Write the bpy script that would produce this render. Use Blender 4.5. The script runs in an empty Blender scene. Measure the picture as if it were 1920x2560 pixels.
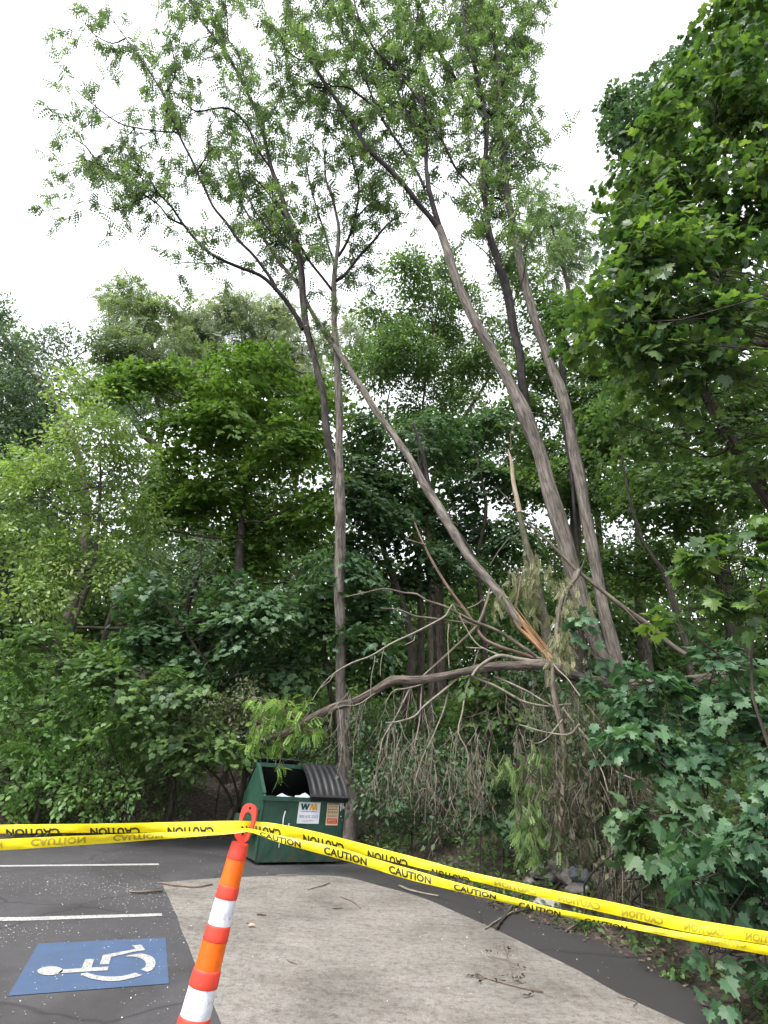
import bpy, math
import numpy as np

SC = bpy.context.scene
COL = SC.collection

# ------------------------------------------------------------------ camera
PXW, PXH, F = 1920.0, 2560.0, 1350.0          # the photograph's pixels, focal length in them
CAM_H, PITCH, ROLL = 1.55, math.radians(24.8), math.radians(4.3)
CX, CY = PXW / 2, PXH / 2
cam_data = bpy.data.cameras.new("camera")
cam_data.sensor_fit = 'VERTICAL'
cam_data.sensor_height = 36.0
cam_data.lens = 36.0 * F / PXH
cam_data.clip_start = 0.05
cam_data.clip_end = 2000
cam = bpy.data.objects.new("camera", cam_data)
COL.objects.link(cam)
SC.camera = cam


def rotx(a):
    c, s = math.cos(a), math.sin(a)
    return np.array([[1, 0, 0], [0, c, -s], [0, s, c]])


def rotz(a):
    c, s = math.cos(a), math.sin(a)
    return np.array([[c, -s, 0], [s, c, 0], [0, 0, 1]])


RM = rotx(math.pi / 2 + PITCH) @ rotz(ROLL)
cam.location = (0, 0, CAM_H)
import mathutils
cam.rotation_euler = mathutils.Matrix(RM.tolist()).to_euler()

# ------------------------------------------------------------------ sky, sun, exposure
SUN_EL, SUN_AZ = math.radians(56), math.radians(222)   # azimuth clockwise from +Y: behind the camera, a little left
world = bpy.data.worlds.new("World")
SC.world = world
world.use_nodes = True
wn = world.node_tree
wn.nodes.clear()
sky = wn.nodes.new('ShaderNodeTexSky')
sky.sky_type = 'NISHITA'
sky.sun_disc = False
sky.sun_elevation = SUN_EL
sky.sun_rotation = SUN_AZ
sky.dust_density = 6.0
sky.air_density = 1.0
hs = wn.nodes.new('ShaderNodeHueSaturation')          # overcast: nearly no colour left
hs.inputs['Saturation'].default_value = 0.16
bg = wn.nodes.new('ShaderNodeBackground')
bg.inputs['Strength'].default_value = 0.15
wo = wn.nodes.new('ShaderNodeOutputWorld')
wn.links.new(sky.outputs[0], hs.inputs['Color'])
mxw = wn.nodes.new('ShaderNodeMix')                    # an even cloud layer over the clear-sky gradient
mxw.data_type = 'RGBA'
mxw.inputs[0].default_value = 0.72
mxw.inputs[7].default_value = (4.6, 4.75, 4.95, 1)
wn.links.new(hs.outputs[0], mxw.inputs[6])
wn.links.new(mxw.outputs[2], bg.inputs['Color'])
wn.links.new(bg.outputs[0], wo.inputs['Surface'])

sun_d = bpy.data.lights.new("sun", 'SUN')
sun_d.energy = 1.2
sun_d.angle = math.radians(14)
sun_d.color = (1.0, 0.96, 0.9)
sun = bpy.data.objects.new("sun", sun_d)
COL.objects.link(sun)
sd = mathutils.Vector((math.sin(SUN_AZ) * math.cos(SUN_EL), math.cos(SUN_AZ) * math.cos(SUN_EL), math.sin(SUN_EL)))
sun.rotation_euler = sd.to_track_quat('Z', 'Y').to_euler()

SC.view_settings.view_transform = 'Standard'
SC.view_settings.look = 'None'
SC.view_settings.exposure = 1.65
SC.view_settings.gamma = 1.0
SC.cycles.max_bounces = 8
SC.cycles.diffuse_bounces = 5
SC.cycles.glossy_bounces = 2
SC.cycles.transmission_bounces = 5
SC.cycles.transparent_max_bounces = 4
SC.cycles.use_adaptive_sampling = True
SC.cycles.adaptive_threshold = 0.02

# ------------------------------------------------------------------ geometry helpers


def nrm(v):
    v = np.asarray(v, float)
    return v / np.maximum(np.linalg.norm(v, axis=-1, keepdims=True), 1e-9)


def ray(px, py):
    return RM @ np.array([(px - CX) / F, -(py - CY) / F, -1.0])


def W(px, py, Y):
    """world point seen at a pixel, at distance Y ahead"""
    d = ray(px, py)
    return np.array([0, 0, CAM_H]) + d * (Y / d[1])


def G(px, py, z=0.0):
    """world point seen at a pixel, on the level z"""
    d = ray(px, py)
    return np.array([0, 0, CAM_H]) + d * ((z - CAM_H) / d[2])


def zcam(p):
    return -float((RM.T @ (np.asarray(p) - np.array([0, 0, CAM_H])))[2])


def proj(p):
    q = RM.T @ (np.asarray(p) - np.array([0, 0, CAM_H]))
    return CX + F * q[0] / -q[2], CY - F * q[1] / -q[2]


def m_per_px(p):
    return zcam(p) / F


def wobble(P, f=1.0, s=0.0):
    """cheap smooth noise in about -1..1"""
    P = np.asarray(P, float) * f
    x, y, z = P[..., 0], P[..., 1], P[..., 2]
    return (np.sin(1.7 * x + 2.3 * y + s) + np.sin(2.9 * y - 1.3 * z + 1.7 * s) + np.sin(2.1 * z + 1.9 * x - .7 * s)
            + .6 * np.sin(4.3 * x - 3.1 * z + 2 * s) + .6 * np.sin(5.1 * y + 3.7 * x + s)) / 3.2


def world_of(o):
    p = np.zeros(3)
    while o is not None:
        p += np.array(o.location)
        o = o.parent
    return p


def tag(o, label=None, cat=None, group=None, kind=None):
    if label: o['label'] = label
    if cat: o['category'] = cat
    if group: o['group'] = group
    if kind: o['kind'] = kind
    return o


def empty(name, loc, label, cat, group=None):
    o = bpy.data.objects.new(name, None)
    COL.objects.link(o)
    o.location = [float(c) for c in loc]
    o.empty_display_size = .2
    return tag(o, label, cat, group)


class MB:
    """collects polygons in world space; build() links them as one mesh object"""

    def __init__(s):
        s.v, s.n, s.f, s.uv, s.r, s.sm = [], 0, [], [], [], []

    def add(s, v, f, uv=None, r=None, smooth=False):
        v = np.asarray(v, float)
        f = np.asarray(f, int)
        s.v.append(v)
        s.f.append(f + s.n)
        s.uv.append(np.zeros((f.size, 2)) if uv is None else np.asarray(uv, float).reshape(-1, 2))
        s.r.append(np.zeros(len(f)) if r is None else np.broadcast_to(np.asarray(r, float), (len(f),)))
        s.sm.append(np.full(len(f), smooth))
        s.n += len(v)

    def build(s, name, mat, parent=None, **tags):
        me = bpy.data.meshes.new(name)
        if s.v:
            v = np.concatenate(s.v)
            if parent is not None:
                v = v - world_of(parent)
            loops = np.concatenate([a.ravel() for a in s.f])
            tot = np.concatenate([np.full(len(a), a.shape[1]) for a in s.f])
            start = np.concatenate([[0], np.cumsum(tot)[:-1]])
            me.vertices.add(len(v))
            me.vertices.foreach_set('co', v.ravel().astype(np.float32))
            me.loops.add(len(loops))
            me.loops.foreach_set('vertex_index', loops.astype(np.int32))
            me.polygons.add(len(tot))
            me.polygons.foreach_set('loop_start', start.astype(np.int32))
            me.polygons.foreach_set('loop_total', tot.astype(np.int32))
            me.polygons.foreach_set('use_smooth', np.concatenate(s.sm))
            uvl = me.uv_layers.new(name='UVMap')
            uvl.data.foreach_set('uv', np.concatenate(s.uv).ravel().astype(np.float32))
            at = me.attributes.new('rnd', 'FLOAT', 'FACE')
            at.data.foreach_set('value', np.concatenate(s.r).astype(np.float32))
            me.update(calc_edges=True)
        if mat is not None:
            me.materials.append(mat)
        o = bpy.data.objects.new(name, me)
        COL.objects.link(o)
        if parent is not None:
            o.parent = parent
        return tag(o, **tags) if tags else o

    # --- shapes
    def tube(s, pts, rad, sides=8, rough=0.0, seed=0.0, cap=True, vscale=1.0):
        pts = np.asarray(pts, float)
        rad = np.broadcast_to(np.asarray(rad, float), (len(pts),))
        n = len(pts)
        t = np.gradient(pts, axis=0)
        t = nrm(t)
        a = np.array([0, 0, 1.0]) if abs(t[0][2]) < .9 else np.array([1.0, 0, 0])
        us = []
        u = nrm(np.cross(t[0], a))
        for i in range(n):
            u = u - t[i] * np.dot(u, t[i])
            u = nrm(u)
            us.append(u)
        us = np.array(us)
        ws = np.cross(t, us)
        ang = np.arange(sides) / sides * 2 * np.pi
        d = us[:, None] * np.cos(ang)[None, :, None] + ws[:, None] * np.sin(ang)[None, :, None]
        rr = rad[:, None] * np.ones(sides)[None]
        if rough:
            q = pts[:, None] + d * .15
            rr = rr * (1 + rough * wobble(q, 2.3, seed) + rough * .8 * wobble(d * np.array([3, 3, 3]) + pts[:, None] * .35, 1.9, seed + 2))
        v = (pts[:, None] + d * rr[..., None]).reshape(-1, 3)
        L = np.concatenate([[0], np.cumsum(np.linalg.norm(np.diff(pts, axis=0), axis=1))]) * vscale
        i = np.arange(n - 1)[:, None] * sides
        j = np.arange(sides)[None]
        j2 = (j + 1) % sides
        fq = np.stack([i + j, i + j2, i + sides + j2, i + sides + j], -1).reshape(-1, 4)
        u0 = np.broadcast_to(j / sides, (n - 1, sides))
        u1 = np.broadcast_to((j + 1) / sides, (n - 1, sides))
        v0 = np.broadcast_to(L[:-1, None], (n - 1, sides))
        v1 = np.broadcast_to(L[1:, None], (n - 1, sides))
        c = np.broadcast_to(2 * np.pi * np.maximum(rad.mean(), .02), u0.shape)
        uv = np.stack([np.stack([u0 * c, v0], -1), np.stack([u1 * c, v0], -1), np.stack([u1 * c, v1], -1), np.stack([u0 * c, v1], -1)], 2)
        s.add(v, fq, uv.reshape(-1, 2), smooth=True)
        if cap and sides >= 6:
            for k, e in ((0, 0), (n - 1, 1)):
                ring = v[k * sides:(k + 1) * sides]
                cen = ring.mean(0)
                vv = np.vstack([ring, cen])
                jj = np.arange(sides)
                ff = np.stack([jj, (jj + 1) % sides, np.full(sides, sides)], -1)
                if e == 0: ff = ff[:, ::-1]
                s.add(vv, ff)

    def box(s, o, ax, lo, hi):
        """box in a local frame: o origin, ax rows of unit axes"""
        c = np.array([[x, y, z] for z in (lo[2], hi[2]) for y in (lo[1], hi[1]) for x in (lo[0], hi[0])])
        v = np.asarray(o) + c @ np.asarray(ax)
        s.add(v, [[0, 2, 3, 1], [4, 5, 7, 6], [0, 1, 5, 4], [2, 6, 7, 3], [0, 4, 6, 2], [1, 3, 7, 5]])

    def prism(s, o, ax, prof, x0, x1):
        """polygon prof (y, z) extruded along local x"""
        k = len(prof)
        a = np.array([[x0, p[0], p[1]] for p in prof])
        b = np.array([[x1, p[0], p[1]] for p in prof])
        v = np.asarray(o) + np.vstack([a, b]) @ np.asarray(ax)
        s.add(v, [[i, (i + 1) % k, k + (i + 1) % k, k + i] for i in range(k)])
        s.add(v, [list(range(k))[::-1]])
        s.add(v, [list(range(k, 2 * k))])

    def flat(s, pts):
        s.add(pts, [list(range(len(pts)))])


def spline(pts, step):
    """dense Catmull-Rom through rows of pts"""
    pts = np.asarray(pts, float)
    if len(pts) == 2:
        n = max(2, int(np.linalg.norm(pts[1, :3] - pts[0, :3]) / step) + 1)
        return pts[0] + (pts[1] - pts[0]) * np.linspace(0, 1, n)[:, None]
    P = np.vstack([2 * pts[0] - pts[1], pts, 2 * pts[-1] - pts[-2]])
    out = []
    for i in range(1, len(P) - 2):
        n = max(1, int(np.linalg.norm(P[i + 1, :3] - P[i, :3]) / step))
        t = (np.arange(n) / n)[:, None]
        a, b, c, d = P[i - 1], P[i], P[i + 1], P[i + 2]
        out.append(.5 * (2 * b + (c - a) * t + (2 * a - 5 * b + 4 * c - d) * t * t + (3 * b - 3 * c + d - a) * t ** 3))
    out.append(pts[-1:])
    return np.vstack(out)


def pixline(rows, y0, y1):
    """pixel polyline (px, py, width px) -> rows x, y, z, radius; distance runs from y0 to y1 along it"""
    rows = np.asarray(rows, float)
    L = np.concatenate([[0], np.cumsum(np.hypot(*np.diff(rows[:, :2], axis=0).T))])
    L /= L[-1]
    out = []
    for r, l in zip(rows, L):
        p = W(r[0], r[1], y0 + (y1 - y0) * l)
        out.append([*p, max(r[2] * .5 * m_per_px(p), .003)])
    return np.array(out)


# ------------------------------------------------------------------ materials
def new_mat(name):
    m = bpy.data.materials.new(name)
    m.use_nodes = True
    nt = m.node_tree
    nt.nodes.clear()
    out = nt.nodes.new('ShaderNodeOutputMaterial')
    b = nt.nodes.new('ShaderNodeBsdfPrincipled')
    nt.links.new(b.outputs[0], out.inputs['Surface'])
    return m, nt, b, out


def ramp(nt, fac, stops):
    r = nt.nodes.new('ShaderNodeValToRGB')
    els = r.color_ramp.elements
    while len(els) < len(stops): els.new(.5)
    for e, (p, c) in zip(els, stops):
        e.position = p
        e.color = (*c, 1)
    nt.links.new(fac, r.inputs['Fac'])
    return r.outputs['Color']


def noise(nt, vec, scale, detail=4, rough=.6, dist=0.0):
    n = nt.nodes.new('ShaderNodeTexNoise')
    n.inputs['Scale'].default_value = scale
    n.inputs['Detail'].default_value = detail
    n.inputs['Roughness'].default_value = rough
    n.inputs['Distortion'].default_value = dist
    if vec is not None: nt.links.new(vec, n.inputs['Vector'])
    return n.outputs['Fac']


def mapping(nt, vec, scale=(1, 1, 1), rot=(0, 0, 0)):
    m = nt.nodes.new('ShaderNodeMapping')
    m.inputs['Scale'].default_value = scale
    m.inputs['Rotation'].default_value = rot
    nt.links.new(vec, m.inputs['Vector'])
    return m.outputs[0]


def coords(nt, which='Object'):
    return nt.nodes.new('ShaderNodeTexCoord').outputs[which]


def geo_pos(nt):
    return nt.nodes.new('ShaderNodeNewGeometry').outputs['Position']


def bump(nt, h, strength, dist, b):
    n = nt.nodes.new('ShaderNodeBump')
    n.inputs['Strength'].default_value = strength
    n.inputs['Distance'].default_value = dist
    nt.links.new(h, n.inputs['Height'])
    nt.links.new(n.outputs[0], b.inputs['Normal'])


def mixc(nt, fac, a, b, mode='MIX'):
    n = nt.nodes.new('ShaderNodeMix')
    n.data_type = 'RGBA'
    n.blend_type = mode
    for sock, val in ((n.inputs[0], fac), (n.inputs[6], a), (n.inputs[7], b)):
        if isinstance(val, (int, float)): sock.default_value = val
        elif isinstance(val, tuple): sock.default_value = (*val, 1)
        else: nt.links.new(val, sock)
    return n.outputs[2]


def leaf_mat(name, dark, mid, light, rough=.45, trans=.38, tcol=(1.5, 1.6, .8)):
    dark, mid, light = [(c[0] * 1.42, c[1] * 1.26, c[2] * 1.5) for c in (dark, mid, light)]
    m, nt, b, out = new_mat(name)
    at = nt.nodes.new('ShaderNodeAttribute')
    at.attribute_name = 'rnd'
    c = ramp(nt, at.outputs['Fac'], [(0.0, dark), (.5, mid), (1.0, light)])
    nt.links.new(c, b.inputs['Base Color'])
    b.inputs['Roughness'].default_value = rough
    b.inputs['Specular IOR Level'].default_value = .45
    t = nt.nodes.new('ShaderNodeBsdfTranslucent')
    nt.links.new(mixc(nt, 1.0, c, tcol, 'MULTIPLY'), t.inputs['Color'])
    mx = nt.nodes.new('ShaderNodeMixShader')
    mx.inputs[0].default_value = trans
    nt.links.new(b.outputs[0], mx.inputs[1])
    nt.links.new(t.outputs[0], mx.inputs[2])
    nt.links.new(mx.outputs[0], out.inputs['Surface'])
    return m


def plain_mat(name, col, rough=.6, metal=0.0, var=.12, scale=6.0, bmp=0.0):
    m, nt, b, out = new_mat(name)
    n = noise(nt, coords(nt), scale, 5)
    lo = tuple(c * (1 - var) for c in col)
    hi = tuple(min(1, c * (1 + var)) for c in col)
    nt.links.new(ramp(nt, n, [(.3, lo), (.7, hi)]), b.inputs['Base Color'])
    b.inputs['Roughness'].default_value = rough
    b.inputs['Metallic'].default_value = metal
    if bmp: bump(nt, n, bmp, .01, b)
    return m


def bark_mat(name, dark, mid, light, su=22, sv=3.2, strength=.9, dist=.03, moss=0.0):
    m, nt, b, out = new_mat(name)
    uv = coords(nt, 'UV')
    v1 = mapping(nt, uv, (su, sv, 1))
    n1 = noise(nt, v1, 1.0, 5, .62, .4)
    n2 = noise(nt, mapping(nt, uv, (su * 3, sv * 2.2, 1)), 1.0, 3, .6, .3)
    n3 = noise(nt, geo_pos(nt), 1.1, 3)
    c = ramp(nt, n1, [(.38, dark), (.5, mid), (.62, light)])
    c = mixc(nt, .35, c, ramp(nt, n2, [(.3, dark), (.7, light)]))
    c = mixc(nt, .5, c, ramp(nt, n3, [(.3, (.55, .5, .46)), (.7, (1.15, 1.12, 1.1))]), 'MULTIPLY')
    if moss:
        n4 = noise(nt, geo_pos(nt), 2.2, 4)
        mk = ramp(nt, n4, [(.45, (0, 0, 0)), (.7, (moss, moss, moss))])
        c = mixc(nt, mk, c, (.07, .1, .03))
    nt.links.new(c, b.inputs['Base Color'])
    b.inputs['Roughness'].default_value = .9
    b.inputs['Specular IOR Level'].default_value = .2
    bump(nt, n1, strength, dist, b)
    return m


M = {}
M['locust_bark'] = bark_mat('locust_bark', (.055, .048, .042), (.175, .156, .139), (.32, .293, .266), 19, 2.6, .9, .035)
M['backlit_stem_bark'] = bark_mat('backlit_stem_bark', (.022, .019, .019), (.062, .055, .054), (.13, .118, .112), 15, 2.4, .9, .03)  # younger upper bark, darkened further in colour for the backlight
M['backlit_branch_bark'] = bark_mat('backlit_branch_bark', (.009, .008, .009), (.028, .025, .027), (.07, .062, .062), 10, 1.8, 1.0, .05)  # young limb bark, its colour also taken darker to look backlit by the sky
M['dark_bark'] = bark_mat('dark_bark', (.02, .018, .015), (.06, .052, .043), (.12, .105, .09), 18, 3, .8, .03)
M['grey_bark'] = bark_mat('grey_bark', (.06, .055, .045), (.14, .125, .1), (.24, .22, .18), 10, 5, .6, .02, moss=.8)
M['pale_bark'] = bark_mat('pale_bark', (.14, .12, .1), (.26, .225, .195), (.4, .36, .32), 14, 2.5, .8, .02)
M['limb_bark'] = bark_mat('limb_bark', (.028, .022, .019), (.105, .086, .074), (.23, .2, .175), 11, 2.4, 1.0, .06)
M['dead_wood'] = bark_mat('dead_wood', (.05, .042, .033), (.135, .114, .09), (.27, .238, .195), 14, 2.5, .7, .02)
M['red_wood'] = bark_mat('red_wood', (.08, .05, .04), (.18, .12, .1), (.3, .23, .2), 14, 2.5, .7, .02)
M['pale_twig'] = plain_mat('pale_twig', (.205, .18, .145), .8, 0, .35, 8)
M['brown_twig'] = plain_mat('brown_twig', (.16, .12, .095), .85, 0, .3, 8)
M['fresh_break'] = bark_mat('fresh_break', (.10, .05, .026), (.29, .16, .082), (.5, .34, .21), 34, 1.3, .9, .03)
M['torn_wood'] = bark_mat('torn_wood', (.12, .06, .03), (.36, .2, .09), (.6, .4, .22), 40, 1.2, .9, .02)
M['pale_break'] = bark_mat('pale_break', (.3, .23, .17), (.46, .37, .29), (.6, .51, .41), 26, 1.6, .6, .02)

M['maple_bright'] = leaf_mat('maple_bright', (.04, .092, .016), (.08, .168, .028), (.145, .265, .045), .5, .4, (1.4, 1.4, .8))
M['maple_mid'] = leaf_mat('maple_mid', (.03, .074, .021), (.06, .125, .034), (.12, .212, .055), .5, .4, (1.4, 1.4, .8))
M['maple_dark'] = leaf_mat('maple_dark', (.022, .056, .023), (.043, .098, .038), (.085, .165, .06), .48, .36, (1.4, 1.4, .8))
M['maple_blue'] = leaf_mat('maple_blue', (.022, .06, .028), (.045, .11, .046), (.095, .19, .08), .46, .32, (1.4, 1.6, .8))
M['maple_near'] = leaf_mat('maple_near', (.019, .054, .017), (.046, .104, .025), (.112, .2, .038), .42, .43, (1.5, 1.5, .75))
M['yellow_green'] = leaf_mat('yellow_green', (.08, .15, .04), (.135, .225, .06), (.23, .33, .1))
M['light_green'] = leaf_mat('light_green', (.05, .12, .032), (.095, .195, .05), (.18, .31, .085))
M['locust_leaf'] = leaf_mat('locust_leaf', (.042, .08, .032), (.075, .13, .048), (.12, .195, .07), .5, .5, (1.4, 1.5, .85))
M['feather_leaf'] = leaf_mat('feather_leaf', (.075, .125, .05), (.11, .17, .072), (.165, .23, .11))
M['silver_leaf'] = leaf_mat('silver_leaf', (.115, .17, .09), (.155, .21, .12), (.21, .28, .17))
M['oak_leaf'] = leaf_mat('oak_leaf', (.042, .085, .045), (.065, .115, .06), (.1, .155, .085))
M['privet_leaf'] = leaf_mat('privet_leaf', (.035, .065, .024), (.085, .125, .05), (.26, .30, .17), .35)
M['sprout_leaf'] = leaf_mat('sprout_leaf', (.075, .16, .03), (.135, .26, .045), (.22, .37, .08), .5, .36, (1.3, 1.45, .8))
M['fresh_leaf'] = leaf_mat('fresh_leaf', (.055, .115, .03), (.095, .18, .045), (.165, .27, .08), .5, .34, (1.25, 1.35, .8))
M['dead_leaf'] = leaf_mat('dead_leaf', (.02, .022, .012), (.044, .046, .025), (.105, .104, .066), .7, .25, (1.1, 1.1, .9))
M['wilted_dark'] = leaf_mat('wilted_dark', (.026, .038, .015), (.05, .066, .027), (.1, .115, .055), .6, .3)
M['wilted_leaf'] = leaf_mat('wilted_leaf', (.09, .12, .045), (.15, .18, .08), (.23, .26, .13), .6, .3)

# ------------------------------------------------------------------ leaves
def fan(outline, cx, cy, fold=.12, droop=.1):
    o = np.array(outline, float)
    v = np.vstack([[[cx, cy]], o])
    z = -fold * np.abs(v[:, 0]) - droop * v[:, 1] ** 2
    v = np.column_stack([v, z])
    k = len(o)
    return v, np.array([[0, i + 1, (i + 1) % k + 1] for i in range(k)])


def mirror(right):
    return [(x, y) for x, y in right] + [(-x, y) for x, y in right[::-1] if x > 1e-6]


TEMPL = {}
# broad five-lobed leaf, full outline (near) and coarse outline (far); base of the blade at the origin, tip along +y
TEMPL['maple'] = fan(mirror([(0, .02), (.2, -.1), (.3, -.02), (.48, .02), (.40, .16), (.60, .34), (.44, .40), (.46, .58), (.30, .54), (.20, .62),
                             (.17, .84), (.08, .82), (0, 1.02)]), 0, .3)
TEMPL['maple_far'] = fan(mirror([(0, 0), (.44, .0), (.34, .2), (.56, .46), (.24, .55), (0, 1.0)]), 0, .3)
NEAR_OUT = mirror([(0, .02), (.12, -.08), (.22, -.12), (.30, -.02), (.50, -.02), (.42, .13), (.50, .20), (.64, .34), (.50, .37), (.44, .42), (.48, .60), (.32, .53), (.20, .60),
                   (.21, .76), (.17, .86), (.08, .82), (0, 1.04)])
for k_, (fo, dr) in enumerate(((.10, .12), (.32, .30), (-.12, .22), (.22, .02))): TEMPL['maple_n%d' % k_] = fan(NEAR_OUT, 0, .3, fo, dr)
TEMPL['oval'] = (np.array([[0, 0, 0], [.26, .28, -.05], [.22, .66, -.06], [0, 1, -.1], [-.22, .66, -.06], [-.26, .28, -.05]], float),
                 np.array([[0, 1, 2, 3], [0, 3, 4, 5]]))
TEMPL['diamond'] = (np.array([[0, 0, 0], [.3, .45, -.04], [0, 1, -.08], [-.3, .45, -.04]], float), np.array([[0, 1, 2, 3]]))


def pinnate(pairs, lw, ll, curve=.25):
    v, f = [], []
    for i in range(pairs + 1):
        t = .16 + .84 * i / pairs
        y, z = t, -curve * t * t
        sides = (1, -1) if i < pairs else (0,)
        for s in sides:
            k = len(v)
            d = np.array([s * .92, .38, -.12]) if s else np.array([0, 1, -.3])
            d = d / np.linalg.norm(d)
            e = np.array([-d[1], d[0], 0]) * lw
            L = ll * (1 - .35 * abs(t - .5))
            b = np.array([0, y, z])
            v += [b, b + d * L * .5 + e, b + d * L, b + d * L * .5 - e]
            f.append([k, k + 1, k + 2, k + 3])
    return np.array(v), np.array(f)


TEMPL['pinnate'] = pinnate(4, .095, .36, .45)
TEMPL['pinnate_near'] = pinnate(8, .045, .24)


def add_leaves(mb, pos, tip, nor, size, templ, rnd):
    if templ == 'maple':
        size = np.broadcast_to(size, (len(pos),))
        for k in range(4):
            add_leaves(mb, pos[k::4], tip[k::4], nor[k::4], size[k::4], 'maple_n%d' % k, rnd[k::4])
        return
    v, f = TEMPL[templ]
    n = len(pos)
    if n == 0: return
    tip = nrm(tip)
    side = nrm(np.cross(tip, nor))
    nn = np.cross(side, tip)
    size = np.broadcast_to(size, (n,))
    P = pos[:, None] + size[:, None, None] * (v[None, :, 0:1] * side[:, None] + v[None, :, 1:2] * tip[:, None] + v[None, :, 2:3] * nn[:, None])
    k = len(v)
    Fc = (f[None] + (np.arange(n) * k)[:, None, None]).reshape(-1, f.shape[1])
    rr = np.repeat(rnd, len(f))
    if templ.startswith('maple_n'):
        rr = np.clip(rr + np.tile(.07 * np.sin(np.arange(len(f)) * 2.4), n), 0, 1)
    mb.add(P.reshape(-1, 3), Fc, r=rr)


def rand_dirs(rng, n):
    return nrm(rng.normal(size=(n, 3)))


def sprays(mb, rng, C, out, sr, per, size, templ, flat=.8, droop=.3, hang=.4, tone=None, bias=0.0):
    """leafy twigs: C centres, out outward directions; each is a loose plate of leaves"""
    S = len(C)
    if S == 0: return
    up = np.array([0, 0, 1.0])
    h = nrm(out * np.array([1, 1, .3]) + rng.normal(size=(S, 3)) * .35)
    pn = nrm(up * flat + h * .45 * flat + rng.normal(size=(S, 3)) * (max(.0, .25 + .7 * (1 - flat)) if flat < .9 else .17))
    a1 = nrm(np.cross(pn, h))
    a2 = np.cross(a1, pn)
    sr = np.broadcast_to(sr, (S,))
    r = np.sqrt(rng.random((S, per)))
    th = rng.random((S, per)) * 2 * np.pi
    R = r * sr[:, None]
    lat, lon = np.cos(th) * R * .75, np.sin(th) * R * 1.15
    P = C[:, None] + a1[:, None] * lat[..., None] + a2[:, None] * lon[..., None]
    P = P + pn[:, None] * (rng.normal(size=(S, per)) * (.13 if flat < .9 else .055) * sr[:, None])[..., None]
    P[..., 2] -= droop * R * R / sr[:, None]
    rad = nrm(a1[:, None] * np.cos(th)[..., None] + a2[:, None] * np.sin(th)[..., None] + h[:, None] * .8)
    tip = rad + rng.normal(size=(S, per, 3)) * .35
    tip[..., 2] -= hang
    nor = pn[:, None] + rng.normal(size=(S, per, 3)) * (.38 if flat < .9 else .27)
    if tone is None: tone = rng.random(S)
    rnd = np.clip(.5 + bias + (tone[:, None] - .5) * .5 + rng.normal(size=(S, per)) * .2, 0, 1)
    sz = size * rng.uniform(.5, 1.22, (S, per))
    add_leaves(mb, P.reshape(-1, 3), tip.reshape(-1, 3), nor.reshape(-1, 3), sz.ravel(), templ, rnd.ravel())


def pix_lobes(rows, Y, seed=0):
    """(px, py, r px[, dY]) -> centres and radii"""
    out = []
    for r in rows:
        c = W(r[0], r[1], Y + (r[3] if len(r) > 3 else 0))
        out.append((c, r[2] * m_per_px(c)))
    return out


def crown_sprays(rng, lobes, dens, thr=-.25, inner=.5, lowcut=-.75):
    C, O = [], []
    for c, R in lobes:
        n = int(dens * (R ** 2) * 4 + 3)
        d = rand_dirs(rng, int(n * 1.6))
        d = d[d[:, 2] > lowcut][:n]
        rr = inner + (1.05 - inner) * np.sqrt(rng.random(len(d)))
        p = c + d * rr[:, None] * R * np.array([1.0, .9, .85])
        keep = wobble(p, 1.4 / max(R, .8) * 1.6, R * 7) > thr
        C.append(p[keep])
        O.append(d[keep])
    return np.vstack(C), np.vstack(O)


def limb_path(rng, a, b, wob=.12, n=6, lift=.1):
    a, b = np.asarray(a), np.asarray(b)
    L = np.linalg.norm(b - a)
    t = np.linspace(0, 1, n)[:, None]
    p = a + (b - a) * t
    w = np.sin(np.pi * t) * L
    p = p + w * rng.normal(size=3) * wob
    p[:, 2] += (w[:, 0] * -lift)
    p[1:-1] += rng.normal(size=(n - 2, 3)) * L * .025
    return p


def ground_h(x, y):
    d = edge_dist(x, y)
    return terrain(d, x, y)


FILL = [1.0, 1.0]            # how full the crowns are: sprays, leaves per spray


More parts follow.
